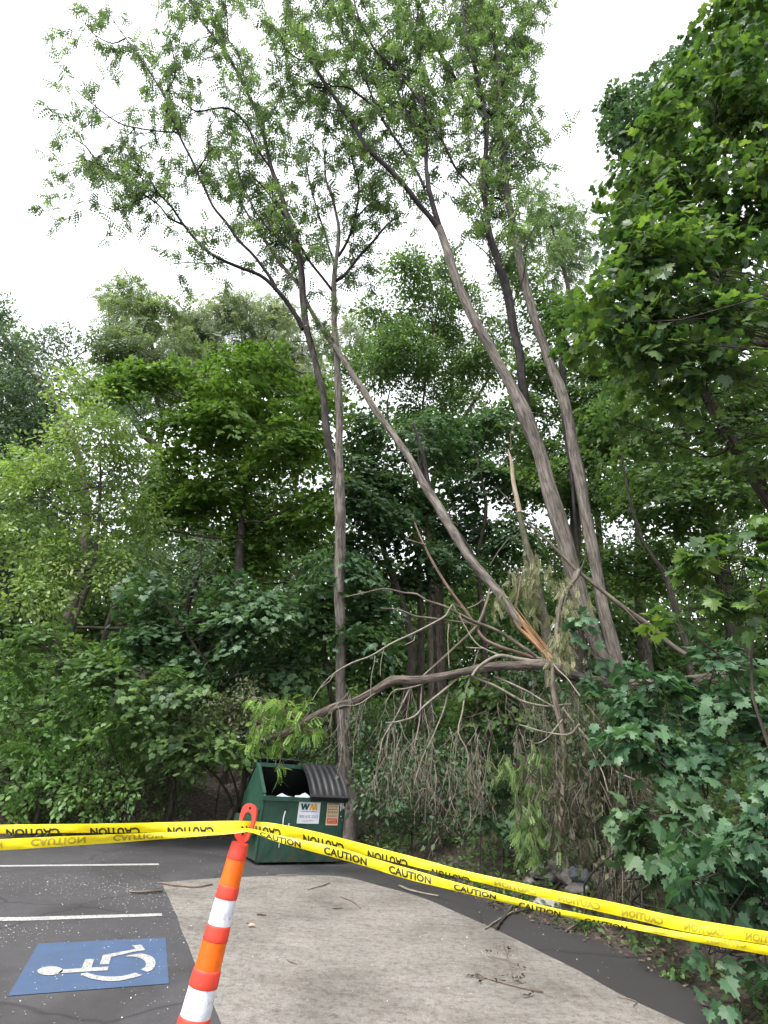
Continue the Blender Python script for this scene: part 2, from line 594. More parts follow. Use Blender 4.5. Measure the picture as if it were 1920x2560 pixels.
def plant(name, label, cat, lobes, Y, leaf, mat, bark='dark_bark', size=.13, dens=9.0, per=26, sr=.55, trunk=None, tw=None,
          flat=.8, thr=-.25, inner=.5, twigs=10, seed=1, group=None, parts=('trunk', 'crown'), base=None, droop=.3, hang=.4, bias=0.0,
          depth=0.0, extra=None, lowcut=-.75, limb_r=9.0):
    """a tree or bush: woody part and leafy part under one Empty"""
    rng = np.random.default_rng(seed)
    dens *= FILL[0]
    per = int(per * FILL[1])
    lb = pix_lobes(lobes, Y)
    lb = [(c + np.array([0, rng.uniform(-depth, depth), 0]), R) for c, R in lb]
    cen = np.mean([c for c, R in lb], axis=0)
    if trunk is not None:
        tp = pixline(trunk, Y, Y)
        b0 = tp[0, :3].copy()
        g = ground_h(b0[0], b0[1]) - .1
        if b0[2] > g + .05:
            tp = np.vstack([[b0[0], b0[1], g, tp[0, 3] * 1.15], tp])
    else:
        bx, by = (cen[0], cen[1]) if base is None else (W(base[0], base[1], Y)[0], Y)
        for _ in range(20):                      # keep the foot off the asphalt
            if edge_dist(bx, by) > .3: break
            by += .15
        g = ground_h(bx, by) - .08
        top = max(lb, key=lambda q: q[0][2])
        H = max(top[0][2] - g, .3)
        r0 = tw if tw else .012 + .012 * H
        tp = np.array([[bx, by, g, r0 * 1.2], [bx + .03 * H * rng.normal(), by, g + .3 * H, r0 * .9],
                       [.5 * (bx + cen[0]) + .03 * H * rng.normal(), .5 * (by + cen[1]), g + .62 * H, r0 * .6],
                       [top[0][0], top[0][1], top[0][2], r0 * .22]])
    root = empty(name, (tp[0, 0], tp[0, 1], tp[0, 2]), label, cat, group)
    C, O = crown_sprays(rng, lb, dens, thr, inner, lowcut)
    # wood
    wb = MB()
    st = spline(tp, .35)
    wb.tube(st[:, :3], np.maximum(st[:, 3], .006), 10, .10, seed)
    sp = st[:, :3]
    for c, R in lb:
        d = np.linalg.norm(sp - c, axis=1) + np.maximum(0, sp[:, 2] - c[2] + .35 * R) * 3
        k = int(np.argmin(d))
        a = sp[k]
        L = np.linalg.norm(c - a)
        r = min(st[k, 3] * .62, .012 + .012 * L, limb_r)
        ln = limb_path(rng, a, c, .1, 7)
        wb.tube(ln, np.linspace(r, max(r * .35, .005), 7), 6, 0, cap=False)
        near = np.argsort(np.linalg.norm(C - c, axis=1) + rng.random(len(C)) * R)[:twigs * 3]
        for q in near[::3]:
            m = ln[rng.integers(3, 7)]
            t2 = limb_path(rng, m, C[q], .1, 5, .05)
            wb.tube(t2, np.linspace(max(r * .3, .005), .003, 5), 4, cap=False)
    if extra is not None: extra(wb, rng)
    wb.build(parts[0], M[bark], root)
    fb = MB()
    sprays(fb, rng, C, O, sr, per, size, leaf, flat, droop, hang, bias=bias)
    fb.build(parts[1], M[mat], root)
    return root


def hang_twigs(mb, rng, starts, length, r0=.004, n=3, spread=.25, sides=4):
    """dead twigs that hang and fork; returns tip points with directions"""
    tips = []
    for s in starts:
        L = length * rng.uniform(.5, 1.15)
        d = nrm(np.array([rng.normal() * spread, rng.normal() * spread, -1.0]))
        k = 7
        p = [np.asarray(s, float)]
        for i in range(k):
            d = nrm(d + rng.normal(size=3) * .16 + np.array([0, 0, -.12]))
            p.append(p[-1] + d * L / k)
        p = np.array(p)
        mb.tube(p, np.linspace(r0, .0016, k + 1), sides, cap=False)
        tips.append((p[-1], d))
        for q in range(n):
            i = rng.integers(1, k)
            d2 = nrm(np.array([rng.normal() * .5, rng.normal() * .5, -.8]))
            l2 = L * rng.uniform(.2, .5)
            pp = [p[i]]
            for j in range(4):
                d2 = nrm(d2 + rng.normal(size=3) * .2 + np.array([0, 0, -.15]))
                pp.append(pp[-1] + d2 * l2 / 4)
            mb.tube(np.array(pp), np.linspace(r0 * .6, .0014, 5), sides, cap=False)
            tips.append((pp[-1], d2))
    return tips


def pinnate_twigs(wood, leaf, rng, line, every, tl, templ, size, start=0.0, sag=.5, up=.35, per=.075, mat_bias=0.0, r_max=9.0, side=None, clump=None):
    """leafy side twigs along a branch line (x, y, z, r)"""
    P = spline(line, every)
    T = nrm(np.gradient(P[:, :3], axis=0))
    n = len(P)
    for i in range(int(start * n), n):
        if P[i, 3] > r_max: continue
        if clump is not None and wobble(P[i, :3], clump, 4.0) < -.3: continue
        for q in range(2):
            d = nrm(T[i] * .55 + rng.normal(size=3) * .75 + np.array([0, 0, up]) + (side if side is not None else 0))
            L = tl * rng.uniform(.45, 1.25)
            k = 5
            p = [P[i, :3]]
            for j in range(k):
                d = nrm(d + rng.normal(size=3) * .16 + np.array([0, 0, -.05 * j]))
                p.append(p[-1] + d * L / k)
            p = np.array(p)
            wood.tube(p, np.linspace(min(.012, P[i, 3] * .7), .003, k + 1), 4, cap=False)
            m = max(3, int(L / per))
            t = rng.uniform(.28, 1.0, m)
            idx = np.minimum((t * k).astype(int), k - 1)
            fr = (t * k - idx)[:, None]
            base = p[idx] * (1 - fr) + p[idx + 1] * fr
            tip = nrm(rng.normal(size=(m, 3)) * .8 + d * .5 + np.array([0, 0, -sag]))
            nor = nrm(rng.normal(size=(m, 3)) * .5 + np.array([0, 0, 1]))
            tone = rng.normal() * .14
            add_leaves(leaf, base, tip, nor, size * rng.uniform(.6, 1.15, m), templ,
                       np.clip(.5 + mat_bias + tone + rng.normal(size=m) * .2, 0, 1))

# ------------------------------------------------------------------ setting: ground, asphalt, concrete pad, paint
EDGE_PX = [(-500, 2102), (0, 2100), (250, 2094), (450, 2096), (600, 2098), (760, 2100), (880, 2118), (960, 2150), (1100, 2206), (1240, 2262),
           (1388, 2312), (1510, 2362), (1625, 2408), (1712, 2460), (1816, 2522), (1880, 2580), (2000, 2700)]
EDGE = np.array([G(*p)[:2] for p in EDGE_PX])
EDGE = np.vstack([[EDGE[0] + (EDGE[0] - EDGE[1]) * 8], EDGE, [EDGE[-1] + nrm(EDGE[-1] - EDGE[-3]) * 30]])


def edge_dist(x, y):
    """metres beyond the edge of the asphalt (positive on the wooded side)"""
    p = np.stack([np.asarray(x, float).ravel(), np.asarray(y, float).ravel()], -1)
    best = np.full(len(p), 1e9)
    sgn = np.zeros(len(p))
    for a, b in zip(EDGE[:-1], EDGE[1:]):
        ab = b - a
        t = np.clip(((p - a) @ ab) / (ab @ ab), 0, 1)
        q = p - (a + t[:, None] * ab)
        d = np.linalg.norm(q, axis=1)
        s = ab[0] * q[:, 1] - ab[1] * q[:, 0]
        m = d < best
        best[m] = d[m]
        sgn[m] = np.where(s[m] >= 0, 1, -1)
    r = best * sgn
    return r.reshape(np.shape(x)) if np.ndim(x) else float(r[0])


def terrain(d, x, y):
    d = np.asarray(d, float)
    rise = np.where(d > 0, .30 * np.minimum(d, 8) * np.clip(d / 1.2, 0, 1) + .04 * np.maximum(d - 8, 0), 0)
    n = wobble(np.stack([np.asarray(x, float), np.asarray(y, float), np.zeros_like(np.asarray(x, float))], -1), .9, 3) * .07
    n2 = wobble(np.stack([np.asarray(x, float), np.asarray(y, float), np.zeros_like(np.asarray(x, float))], -1), 3.1, 8) * .035
    h = -.06 + rise + np.where(d > 0, (n + n2) * np.clip(d, 0, 1) + .05 * np.clip(d / .2, 0, 1), 0)
    r = h
    return r if np.ndim(r) else float(r)


def grid_mesh(xs, ys):
    X, Y = np.meshgrid(xs, ys)
    Z = terrain(edge_dist(X, Y), X, Y)
    v = np.stack([X, Y, Z], -1).reshape(-1, 3)
    nx, ny = len(xs), len(ys)
    i = np.arange(ny - 1)[:, None] * nx + np.arange(nx - 1)[None]
    return v, np.stack([i, i + 1, i + nx + 1, i + nx], -1).reshape(-1, 4)


def litter_mat():
    m, nt, b, out = new_mat('leaf_litter')
    p = geo_pos(nt)
    n1 = noise(nt, p, 14, 6, .7)
    vo = nt.nodes.new('ShaderNodeTexVoronoi')
    vo.inputs['Scale'].default_value = 22
    nt.links.new(p, vo.inputs['Vector'])
    c1 = ramp(nt, n1, [(.3, (.026, .019, .015)), (.5, (.065, .049, .039)), (.68, (.14, .11, .09))])
    c2 = ramp(nt, vo.outputs['Color'], [(.2, (.022, .017, .013)), (.6, (.06, .045, .035)), (.9, (.13, .10, .08))])
    c = mixc(nt, .55, c1, c2)
    nt.links.new(c, b.inputs['Base Color'])
    b.inputs['Roughness'].default_value = .95
    bump(nt, n1, .9, .05, b)
    return m


M['litter'] = litter_mat()
xs = np.unique(np.concatenate([np.linspace(-150, -16, 14), np.arange(-16, 14, .22), np.linspace(14, 150, 14)]))
ys = np.unique(np.concatenate([np.linspace(-150, 2, 10), np.arange(2, 24, .22), np.linspace(24, 160, 16)]))
gb = MB()
v, f = grid_mesh(xs, ys)
gb.add(v, f, smooth=True)
gb.build('ground', M['litter'], kind='structure')


def asphalt_mat():
    m, nt, b, out = new_mat('asphalt')
    p = geo_pos(nt)
    n1 = noise(nt, p, 170, 3, .7)
    n2 = noise(nt, p, .8, 5, .6)
    n3 = noise(nt, mapping(nt, p, (1, 1, 1)), 9, 5, .65)
    c = ramp(nt, n1, [(.3, (.037, .036, .039)), (.55, (.068, .066, .071)), (.72, (.14, .136, .139))])
    c = mixc(nt, .8, c, ramp(nt, n2, [(.3, (.7, .7, .72)), (.7, (1.15, 1.12, 1.12))]), 'MULTIPLY')
    c = mixc(nt, .5, c, ramp(nt, n3, [(.35, (.75, .74, .73)), (.65, (1.12, 1.1, 1.1))]), 'MULTIPLY')
    n5 = noise(nt, p, .45, 3, .5, .8)
    c = mixc(nt, .8, c, ramp(nt, n5, [(.40, (.66, .65, .64)), (.52, (1, 1, 1))]), 'MULTIPLY')
    sx = nt.nodes.new('ShaderNodeSeparateXYZ')            # soil washed over the asphalt along the right-hand verge
    nt.links.new(p, sx.inputs[0])
    ad = nt.nodes.new('ShaderNodeMath')
    ad.operation = 'MULTIPLY_ADD'
    nt.links.new(n2, ad.inputs[0])
    ad.inputs[1].default_value = 1.6
    nt.links.new(sx.outputs[0], ad.inputs[2])
    c = mixc(nt, ramp(nt, ad.outputs[0], [(.2, (0, 0, 0)), (.95, (.75, .75, .75))]), c, (.027, .025, .024))
    vo = nt.nodes.new('ShaderNodeTexVoronoi')
    vo.feature = 'DISTANCE_TO_EDGE'
    vo.inputs['Scale'].default_value = .55
    wv = nt.nodes.new('ShaderNodeTexNoise')
    wv.inputs['Scale'].default_value = 2.2
    nt.links.new(p, wv.inputs['Vector'])
    nt.links.new(mixc(nt, .22, p, wv.outputs['Color'], 'ADD'), vo.inputs['Vector'])
    c = mixc(nt, .7, c, ramp(nt, vo.outputs['Distance'], [(.004, (.45, .44, .43)), (.012, (1, 1, 1))]), 'MULTIPLY')
    nt.links.new(c, b.inputs['Base Color'])
    b.inputs['Roughness'].default_value = .72
    bump(nt, n1, .35, .004, b)
    return m


def concrete_mat():
    m, nt, b, out = new_mat('worn_concrete')
    p = geo_pos(nt)
    n1 = noise(nt, p, 110, 4, .75)
    n2 = noise(nt, p, 1.1, 6, .62, .4)
    n3 = noise(nt, mapping(nt, p, (1.1, 2.6, 1), (0, 0, .25)), 1.9, 8, .68, .8)
    n4 = noise(nt, p, 16, 5, .7)
    c = ramp(nt, n1, [(.28, (.10, .092, .084)), (.5, (.19, .177, .163)), (.72, (.30, .282, .262))])
    c = mixc(nt, .75, c, ramp(nt, n2, [(.36, (.66, .64, .61)), (.5, (1, .99, .97)), (.64, (1.2, 1.19, 1.18))]), 'MULTIPLY')
    c = mixc(nt, .42, c, ramp(nt, n3, [(.38, (.55, .52, .48)), (.49, (1, 1, 1)), (.62, (1.15, 1.15, 1.14))]), 'MULTIPLY')
    c = mixc(nt, .8, c, ramp(nt, n4, [(.36, (.55, .51, .47)), (.50, (1, 1, 1)), (.66, (1.12, 1.12, 1.12))]), 'MULTIPLY')
    nt.links.new(c, b.inputs['Base Color'])
    b.inputs['Roughness'].default_value = .88
    bump(nt, n1, .4, .005, b)
    return m


def paint_mat(name, col, wear, under):
    m, nt, b, out = new_mat(name)
    p = geo_pos(nt)
    n1 = noise(nt, p, 60, 5, .75)
    n2 = noise(nt, p, 5, 4, .6)
    c = ramp(nt, n2, [(.3, tuple(k * .86 for k in col)), (.7, tuple(min(1, k * 1.1) for k in col))])
    k = ramp(nt, n1, [(wear, (1, 1, 1)), (wear + .09, (0, 0, 0))])
    nt.links.new(mixc(nt, k, c, under), b.inputs['Base Color'])
    b.inputs['Roughness'].default_value = .7
    bump(nt, n1, .25, .003, b)
    return m


M['asphalt'] = asphalt_mat()
M['concrete'] = concrete_mat()
M['white_paint'] = paint_mat('white_paint', (.45, .44, .43), .42, (.16, .155, .155))
M['symbol_white'] = paint_mat('symbol_white', (.42, .42, .41), .43, (.2, .2, .2))
M['blue_paint'] = paint_mat('blue_paint', (.048, .093, .19), .42, (.075, .09, .125))

# asphalt sheet: wavy wooded edge, far beyond the frame on the other sides
e = spline(np.column_stack([EDGE[1:-1], np.zeros(len(EDGE) - 2)]), .18)
e[:, :2] += (wobble(e, 3.2, 1)[:, None] * .06 + wobble(e, 9, 5)[:, None] * .025)
poly = np.vstack([[[-90, EDGE[0][1], 0]], e, [[EDGE[-1][0], -40, 0]], [[EDGE[-1][0], -90, 0]], [[-90, -90, 0]]])
lot = MB()
lot.flat(poly[::-1])
lot_o = lot.build('parking_lot', M['asphalt'], kind='structure')

pad_px = [(553, 2560), (498, 2430), (448, 2308), (405, 2206), (520, 2197), (640, 2191), (760, 2188), (860, 2192), (960, 2217), (1030, 2236), (1093, 2259),
          (1170, 2293), (1249, 2328), (1340, 2374), (1423, 2415), (1539, 2479), (1640, 2527), (1718, 2562), (1900, 2670), (1500, 3300), (820, 3200)]
pp = np.array([G(*p, z=.004) for p in pad_px])
pp = np.vstack([pp, pp[:1]])
ps = np.vstack([spline(pp[:4], .12), spline(pp[3:18], .12)[1:], pp[18:-1]])
q = np.arange(len(ps)) < len(ps) - 3
ps[q, :2] += wobble(ps[q], 2.5, 2)[:, None] * .007
pad = MB()
pad.flat(ps[::-1] if np.cross(ps[5, :2] - ps[0, :2], ps[40, :2] - ps[5, :2]) < 0 else ps)
pad.build('concrete_pad', M['concrete'], kind='structure')


def z1(x, y):            # first close-up's pixels -> photo pixels
    return x * 960 / 1659, 1900 + y * 660 / 1141


def stripe(rows):
    b = MB()
    a = np.array([G(*r, z=.004) for r in rows])
    b.flat(a)
    return b.build('parking_stripe', M['white_paint'], lot_o)


stripe([(-160, 2168.0), (-160, 2164.2), (60, 2162.3), (397, 2158.6), (398, 2162.5), (60, 2166)])
stripe([(-160, 2304), (-160, 2294.2), (60, 2292.5), (404.5, 2283), (405.5, 2289.5), (60, 2301.5)])
b = MB()
b.flat([G(*p, z=.004) for p in [(20, 2489.5), (422.5, 2458.5), (414, 2344), (96, 2358.5)]])
panel = b.build('accessible_panel', M['blue_paint'], lot_o)


def z2(x, y):            # symbol close-up -> photo pixels
    return x * 460 / 1659, 2280 + y * 240 / 866


def gp(rows):
    return [G(*z2(*r), z=.008) for r in rows]


sy = MB()
th = np.linspace(0, 2 * np.pi, 24, endpoint=False)
sy.flat(gp([(452 + 116 * math.cos(t), 529 + 40 * math.sin(t) - 4 * math.cos(t)) for t in th]))
sy.flat(gp([(520, 553), (970, 525), (980, 490), (560, 518)]))
sy.flat(gp([(735, 506), (825, 500), (852, 422), (770, 424)]))
sy.flat(gp([(898, 474), (980, 470), (1003, 405), (1215, 357), (1310, 342), (1272, 293), (1198, 303), (1222, 333), (928, 388)]))


def arc(outer, inner):
    o = spline(np.array([(*p, 0.0) for p in outer]), 20)[:, :2]
    i = spline(np.array([(*p, 0.0) for p in inner]), 20)[:, :2]
    n = 24
    t = np.linspace(0, 1, n)
    pick = lambda a: np.array([np.interp(t, np.linspace(0, 1, len(a)), a[:, k]) for k in (0, 1)]).T
    o, i = pick(o), pick(i)
    for k in range(n - 1):
        sy.flat(gp([o[k], i[k], i[k + 1], o[k + 1]]))


arc([(1135, 398), (1190, 384), (1290, 376), (1375, 405), (1402, 450), (1385, 510), (1330, 540)],
    [(1140, 402), (1200, 402), (1260, 414), (1305, 440), (1318, 470), (1305, 498), (1270, 518)])
arc([(722, 556), (790, 590), (880, 612), (990, 623), (1110, 613), (1210, 590), (1283, 568)],
    [(790, 546), (830, 560), (900, 575), (990, 582), (1090, 578), (1160, 565), (1215, 547)])
sy.build('wheelchair_symbol', M['symbol_white'], panel)

# petals and bits blown over the asphalt: uncountable
rng = np.random.default_rng(5)
pet = MB()
P = []
for cxp, cyp, sx, sy_, n in [(160, 2205, 120, 18, 520), (300, 2225, 90, 20, 380), (380, 2250, 60, 22, 160), (170, 2330, 170, 18, 170),
                             (60, 2325, 45, 14, 130), (380, 2400, 120, 70, 150), (150, 2480, 200, 60, 120), (560, 2210, 110, 14, 240), (330, 2130, 240, 18, 200),
                             (1380, 2360, 170, 60, 130), (1150, 2270, 120, 30, 90), (1000, 2380, 300, 110, 120), (700, 2170, 150, 25, 90)]:
    q = np.column_stack([rng.normal(cxp, sx, n), rng.normal(cyp, sy_, n)])
    P += [G(*r, z=.011) for r in q if 2120 < r[1] < 2600]
P = np.array(P)
P = P[edge_dist(P[:, 0], P[:, 1]) < -.05]
tip = rand_dirs(rng, len(P)) * np.array([1, 1, .25])
add_leaves(pet, P, tip, np.array([0, 0, 1.0]) + rng.normal(size=(len(P), 3)) * .3, rng.uniform(.005, .015, len(P)), 'diamond', rng.random(len(P)))
m, nt, bb, out = new_mat('petal')
at = nt.nodes.new('ShaderNodeAttribute')
at.attribute_name = 'rnd'
nt.links.new(ramp(nt, at.outputs['Fac'], [(0, (.3, .27, .2)), (.5, (.55, .54, .48)), (1, (.75, .75, .7))]), bb.inputs['Base Color'])
M['petal'] = m
pet.build('fallen_petals', m, label='white petals and specks scattered over the asphalt and pad', cat='petals', kind='stuff')

# leaf litter on the bank and verge
lit = MB()
n = 26000
x = rng.uniform(-8, 5.5, n)
y = rng.uniform(3, 17, n)
d = edge_dist(x, y)
k = (d > -.18) & (d < 4.5) & (rng.random(n) < np.clip(1.3 - d * .2, .2, 1))
x, y, d = x[k], y[k], d[k]
P = np.stack([x, y, np.maximum(terrain(d, x, y), np.where(d < 0.02, .006, -9)) + .012], -1)
add_leaves(lit, P, rand_dirs(rng, len(P)) * np.array([1, 1, .5]), np.array([0, 0, 1.0]) + rng.normal(size=(len(P), 3)) * .6,
           rng.uniform(.02, .07, len(P)), 'oval', rng.random(len(P)) * np.where(P[:, 0] > -1, .75, 1))
m, nt, bb, out = new_mat('dry_leaf')
at = nt.nodes.new('ShaderNodeAttribute')
at.attribute_name = 'rnd'
nt.links.new(ramp(nt, at.outputs['Fac'], [(0, (.04, .028, .02)), (.5, (.125, .09, .068)), (.85, (.22, .17, .135)), (1, (.36, .3, .25))]), bb.inputs['Base Color'])
bb.inputs['Roughness'].default_value = .8
lit.build('leaf_litter', m, label='brown dead leaves lying over the bank and verge', cat='leaf litter', kind='stuff')

# ------------------------------------------------------------------ dumpster
def text_mesh(txt, bold=0.0, width=1.0, res=3):
    """filled text as vertices (x right, y up, cap height 1, starting at 0) and polygons"""
    cu = bpy.data.curves.new('t', 'FONT')
    cu.body = txt
    cu.size = 1.0
    cu.offset = bold
    cu.resolution_u = res
    cu.space_character = 1.05
    o = bpy.data.objects.new('t', cu)
    COL.objects.link(o)
    dg = bpy.context.evaluated_depsgraph_get()
    me = o.evaluated_get(dg).to_mesh()
    v = np.array([w.co[:] for w in me.vertices])[:, :2]
    f = [list(p.vertices) for p in me.polygons]
    o.evaluated_get(dg).to_mesh_clear()
    import bmesh
    bm = bmesh.new()
    hh = v[:, 1].max()
    vv = [bm.verts.new((p[0], p[1], 0)) for p in v]
    for p in f:
        try: bm.faces.new([vv[i] for i in p])
        except ValueError: pass
    for k in range(1, 6):
        bmesh.ops.bisect_plane(bm, geom=bm.verts[:] + bm.edges[:] + bm.faces[:], plane_co=(0, hh * k / 6, 0), plane_no=(0, 1, 0))
    bm.verts.index_update()
    v = np.array([q.co[:2] for q in bm.verts])
    f = [[q.index for q in p.verts] for p in bm.faces]
    bm.free()
    bpy.data.objects.remove(o)
    bpy.data.curves.remove(cu)
    v = v - v.min(0)
    v = v / np.array([v[:, 0].max(), v[:, 1].max()])
    v[:, 0] *= width
    return v, f


def add_text(mb, txt, o, ux, uz, x0, z0, w, h, bold=0.03):
    v, f = text_mesh(txt, bold)
    P = np.asarray(o) + (x0 + v[:, :1] * w) * ux + (z0 + v[:, 1:2] * h) * uz
    byk = {}
    for p in f: byk.setdefault(len(p), []).append(p)
    base = True
    for k, fs in byk.items():
        mb.add(P, fs)


def painted_metal(name, col, dirt, rust=.5):
    m, nt, b, out = new_mat(name)
    p = coords(nt)
    n1 = noise(nt, p, 2.2, 6, .65)
    n2 = noise(nt, mapping(nt, p, (9, 9, 1.2)), 1.0, 4, .6)
    n3 = noise(nt, p, 30, 4, .7)
    c = ramp(nt, n1, [(.3, tuple(k * .72 for k in col)), (.7, tuple(k * 1.25 for k in col))])
    c = mixc(nt, ramp(nt, n2, [(.5, (0, 0, 0)), (.8, (.5, .5, .5))]), c, dirt)
    c = mixc(nt, ramp(nt, n3, [(.66, (0, 0, 0)), (.74, (rust, rust, rust))]), c, (.12, .065, .04))
    gz = nt.nodes.new('ShaderNodeSeparateXYZ')
    nt.links.new(geo_pos(nt), gz.inputs[0])
    low = ramp(nt, gz.outputs['Z'], [(.0, (1, 1, 1)), (.32, (0, 0, 0))])
    n4 = noise(nt, p, 7, 6, .75)
    rk = mixc(nt, 1.0, low, ramp(nt, n4, [(.44, (0, 0, 0)), (.6, (.85, .85, .85))]), 'MULTIPLY')
    c = mixc(nt, rk, c, (.075, .05, .034))
    n5 = noise(nt, mapping(nt, p, (26, 26, 1.0)), 1.0, 3, .6)
    c = mixc(nt, ramp(nt, n5, [(.6, (0, 0, 0)), (.72, (.4, .4, .4))]), c, (.02, .028, .022))
    nt.links.new(c, b.inputs['Base Color'])
    b.inputs['Roughness'].default_value = .5
    n6 = noise(nt, p, 3.2, 2, .5)
    bump(nt, n6, .5, .05, b)
    return m


M['bin_green'] = painted_metal('bin_green', (.017, .062, .042), (.06, .085, .064))
M['bin_side'] = painted_metal('bin_side', (.019, .066, .042), (.06, .085, .045))
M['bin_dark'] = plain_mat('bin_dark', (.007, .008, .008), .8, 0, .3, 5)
M['lid_black'] = plain_mat('lid_black', (.013, .013, .015), .5, 0, .35, 6, .2)
M['sign_white'] = plain_mat('sign_white', (.68, .7, .76), .4, 0, .06, 5)
M['sign_cream'] = plain_mat('sign_cream', (.62, .47, .29), .5, 0, .12, 9)
M['sign_red'] = plain_mat('sign_red', (.48, .02, .025), .45)
M['ink_green'] = plain_mat('ink_green', (.01, .085, .075), .45)
M['ink_gold'] = plain_mat('ink_gold', (.68, .36, .045), .45)
M['ink_dark'] = plain_mat('ink_dark', (.035, .035, .04), .5)
M['ink_grey'] = plain_mat('ink_grey', (.22, .22, .27), .5)
M['ink_pale'] = plain_mat('ink_pale', (.46, .46, .53), .5)
M['white_drip'] = plain_mat('white_drip', (.78, .78, .78), .5)

FL, FR = G(637, 2164), G(849, 2161)
DW = float(np.linalg.norm(FR - FL))
ux = nrm(FR - FL)
uy = np.array([-ux[1], ux[0], 0.0])
uz = np.array([0, 0, 1.0])
AX = np.array([ux, uy, uz])
# measured on the front plane: height of the front rim, depth and ridge from the side panel's corners


def on_front(px, py):
    d = ray(px, py)
    c = np.array([0, 0, CAM_H])
    t = np.dot(FL - c, uy) / np.dot(d, uy)
    p = c + d * t - FL
    return float(p @ ux), float(p[2])


HF = .5 * (on_front(675, 1988)[1] + on_front(867, 2002)[1])
DD, HR, HB, YR = 1.12, HF + .46, HF - .05, .60
print('dumpster', DW, HF, FL, FR)
bin_root = empty('dumpster', FL, 'dark green steel dumpster with peaked top and black ribbed lid closed on its right half', 'dumpster')
T = .035
hull = MB()
side_prof = [(0, .06), (DD - .02, .03), (DD, HB), (YR, HR), (0, HF)]
hull.box(FL, AX, (0, 0, .04), (DW, T, HF))                    # front
hull.box(FL, AX, (T, T, .04), (DW - T, DD - T, .10))          # floor
hull.box(FL, AX, (T, DD - T, .10), (DW - T, DD - .002, HB))         # back
hull.build('hull', M['bin_green'], bin_root)
for x0 in (-.012, DW - T + .012):
    s = MB()
    s.prism(FL, AX, side_prof, x0, x0 + T)
    s.build('side_panel', M['bin_side'], bin_root)
rim = MB()
rim.box(FL, AX, (-.03, -.03, HF - .055), (DW + .03, .052, HF + .004))
sl = nrm(np.array([0, YR, HR - HF]))
for x0 in (-.022, DW - .036):
    o = FL + uy * .02 + uz * (HF + .006)
    ax2 = np.array([ux, uy * sl[1] + uz * sl[2], -uy * sl[2] + uz * sl[1]])
    rim.box(o, ax2, (x0, .04, -.02), (x0 + .055, math.hypot(YR, HR - HF) - .02, .022))
rim.box(FL, AX, (-.02, YR - .03, HR - .05), (DW + .02, YR + .05, HR + .012))
rim.build('rim', M['bin_green'], bin_root)
slope_len = math.hypot(YR, HR - HF)
axf = np.array([ux, uy * (YR / slope_len) + uz * ((HR - HF) / slope_len), -uy * ((HR - HF) / slope_len) + uz * (YR / slope_len)])


def lid_mesh(o, ax, w, L, bulge, ribs):
    b = MB()
    nx, ny = 60, 10
    u = np.linspace(0, 1, nx)
    v_ = np.linspace(0, 1, ny)
    U, V = np.meshgrid(u, v_)
    r = np.clip(np.cos(U * ribs * 2 * np.pi) * 1.6, -1, 1) * .008
    z = .03 + r * np.clip(np.minimum(V, 1 - V) * 14, 0, 1) + bulge * np.sin(np.pi * np.clip(V, 0, 1)) + .004 * np.sin(9 * U + 5 * V)
    top = np.stack([U * w, V * L, z], -1).reshape(-1, 3)
    bot = top - np.array([0, 0, .02])
    i = np.arange(ny - 1)[:, None] * nx + np.arange(nx - 1)[None]
    fq = np.stack([i, i + 1, i + nx + 1, i + nx], -1).reshape(-1, 4)
    n = nx * ny
    ring = list(range(nx)) + [k * nx + nx - 1 for k in range(1, ny)] + [(ny - 1) * nx + k for k in range(nx - 2, -1, -1)] + [k * nx for k in range(ny - 2, 0, -1)]
    P = np.asarray(o) + np.vstack([top, bot]) @ ax
    b.add(P, fq, smooth=True)
    b.add(P, fq[:, ::-1] + n, smooth=True)
    b.add(P, [[ring[k], ring[k] + n, ring[(k + 1) % len(ring)] + n, ring[(k + 1) % len(ring)]] for k in range(len(ring))])
    b.box(o, ax, (0.004, -.035, -.035), (w - .004, .012, .046))       # folded lip
    return b


xm = DW * .535
lid_mesh(FL - uy * .03 + uz * (HF + .012) + ux * xm, axf, DW - xm + .035, slope_len + .02, .05, 6).build('lid', M['lid_black'], bin_root)
# the left lid is thrown back over the ridge and lies on the rear slope
bl = math.hypot(DD - YR, HR - HB)
axb = np.array([-ux, -uy * ((DD - YR) / bl) + uz * ((HR - HB) / bl), uy * ((HR - HB) / bl) + uz * ((DD - YR) / bl)])
o = FL + ux * (xm - .02) + uy * (DD + .02) + uz * (HB + .03)
lid_mesh(o, axb, xm - .02, bl + .06, .03, 6).build('lid', M['lid_black'], bin_root, label='left lid thrown open over the back')
roof = MB()
roof.prism(FL, AX, [(YR + .052, HR - .06), (DD - .004, HB + .002), (DD - .004, HB + .022), (YR + .052, HR - .035)], T, DW - T)
roof.build('rear_slope', M['bin_green'], bin_root)
inner = MB()  # near-black panels over the green steel: the bin's inner shade put into colour
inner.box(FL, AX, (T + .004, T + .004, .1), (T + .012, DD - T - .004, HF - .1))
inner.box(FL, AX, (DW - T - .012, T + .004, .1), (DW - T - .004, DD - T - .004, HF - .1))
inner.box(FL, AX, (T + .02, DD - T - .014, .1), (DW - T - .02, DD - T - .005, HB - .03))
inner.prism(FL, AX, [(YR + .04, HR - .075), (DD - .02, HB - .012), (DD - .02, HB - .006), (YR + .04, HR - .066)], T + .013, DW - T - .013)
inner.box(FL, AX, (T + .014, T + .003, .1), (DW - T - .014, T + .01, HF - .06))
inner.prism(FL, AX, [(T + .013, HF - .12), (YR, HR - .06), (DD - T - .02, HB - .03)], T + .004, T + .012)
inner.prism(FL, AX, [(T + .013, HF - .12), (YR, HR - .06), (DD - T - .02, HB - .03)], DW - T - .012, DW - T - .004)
inner.build('inner_shade', M['bin_dark'], bin_root)
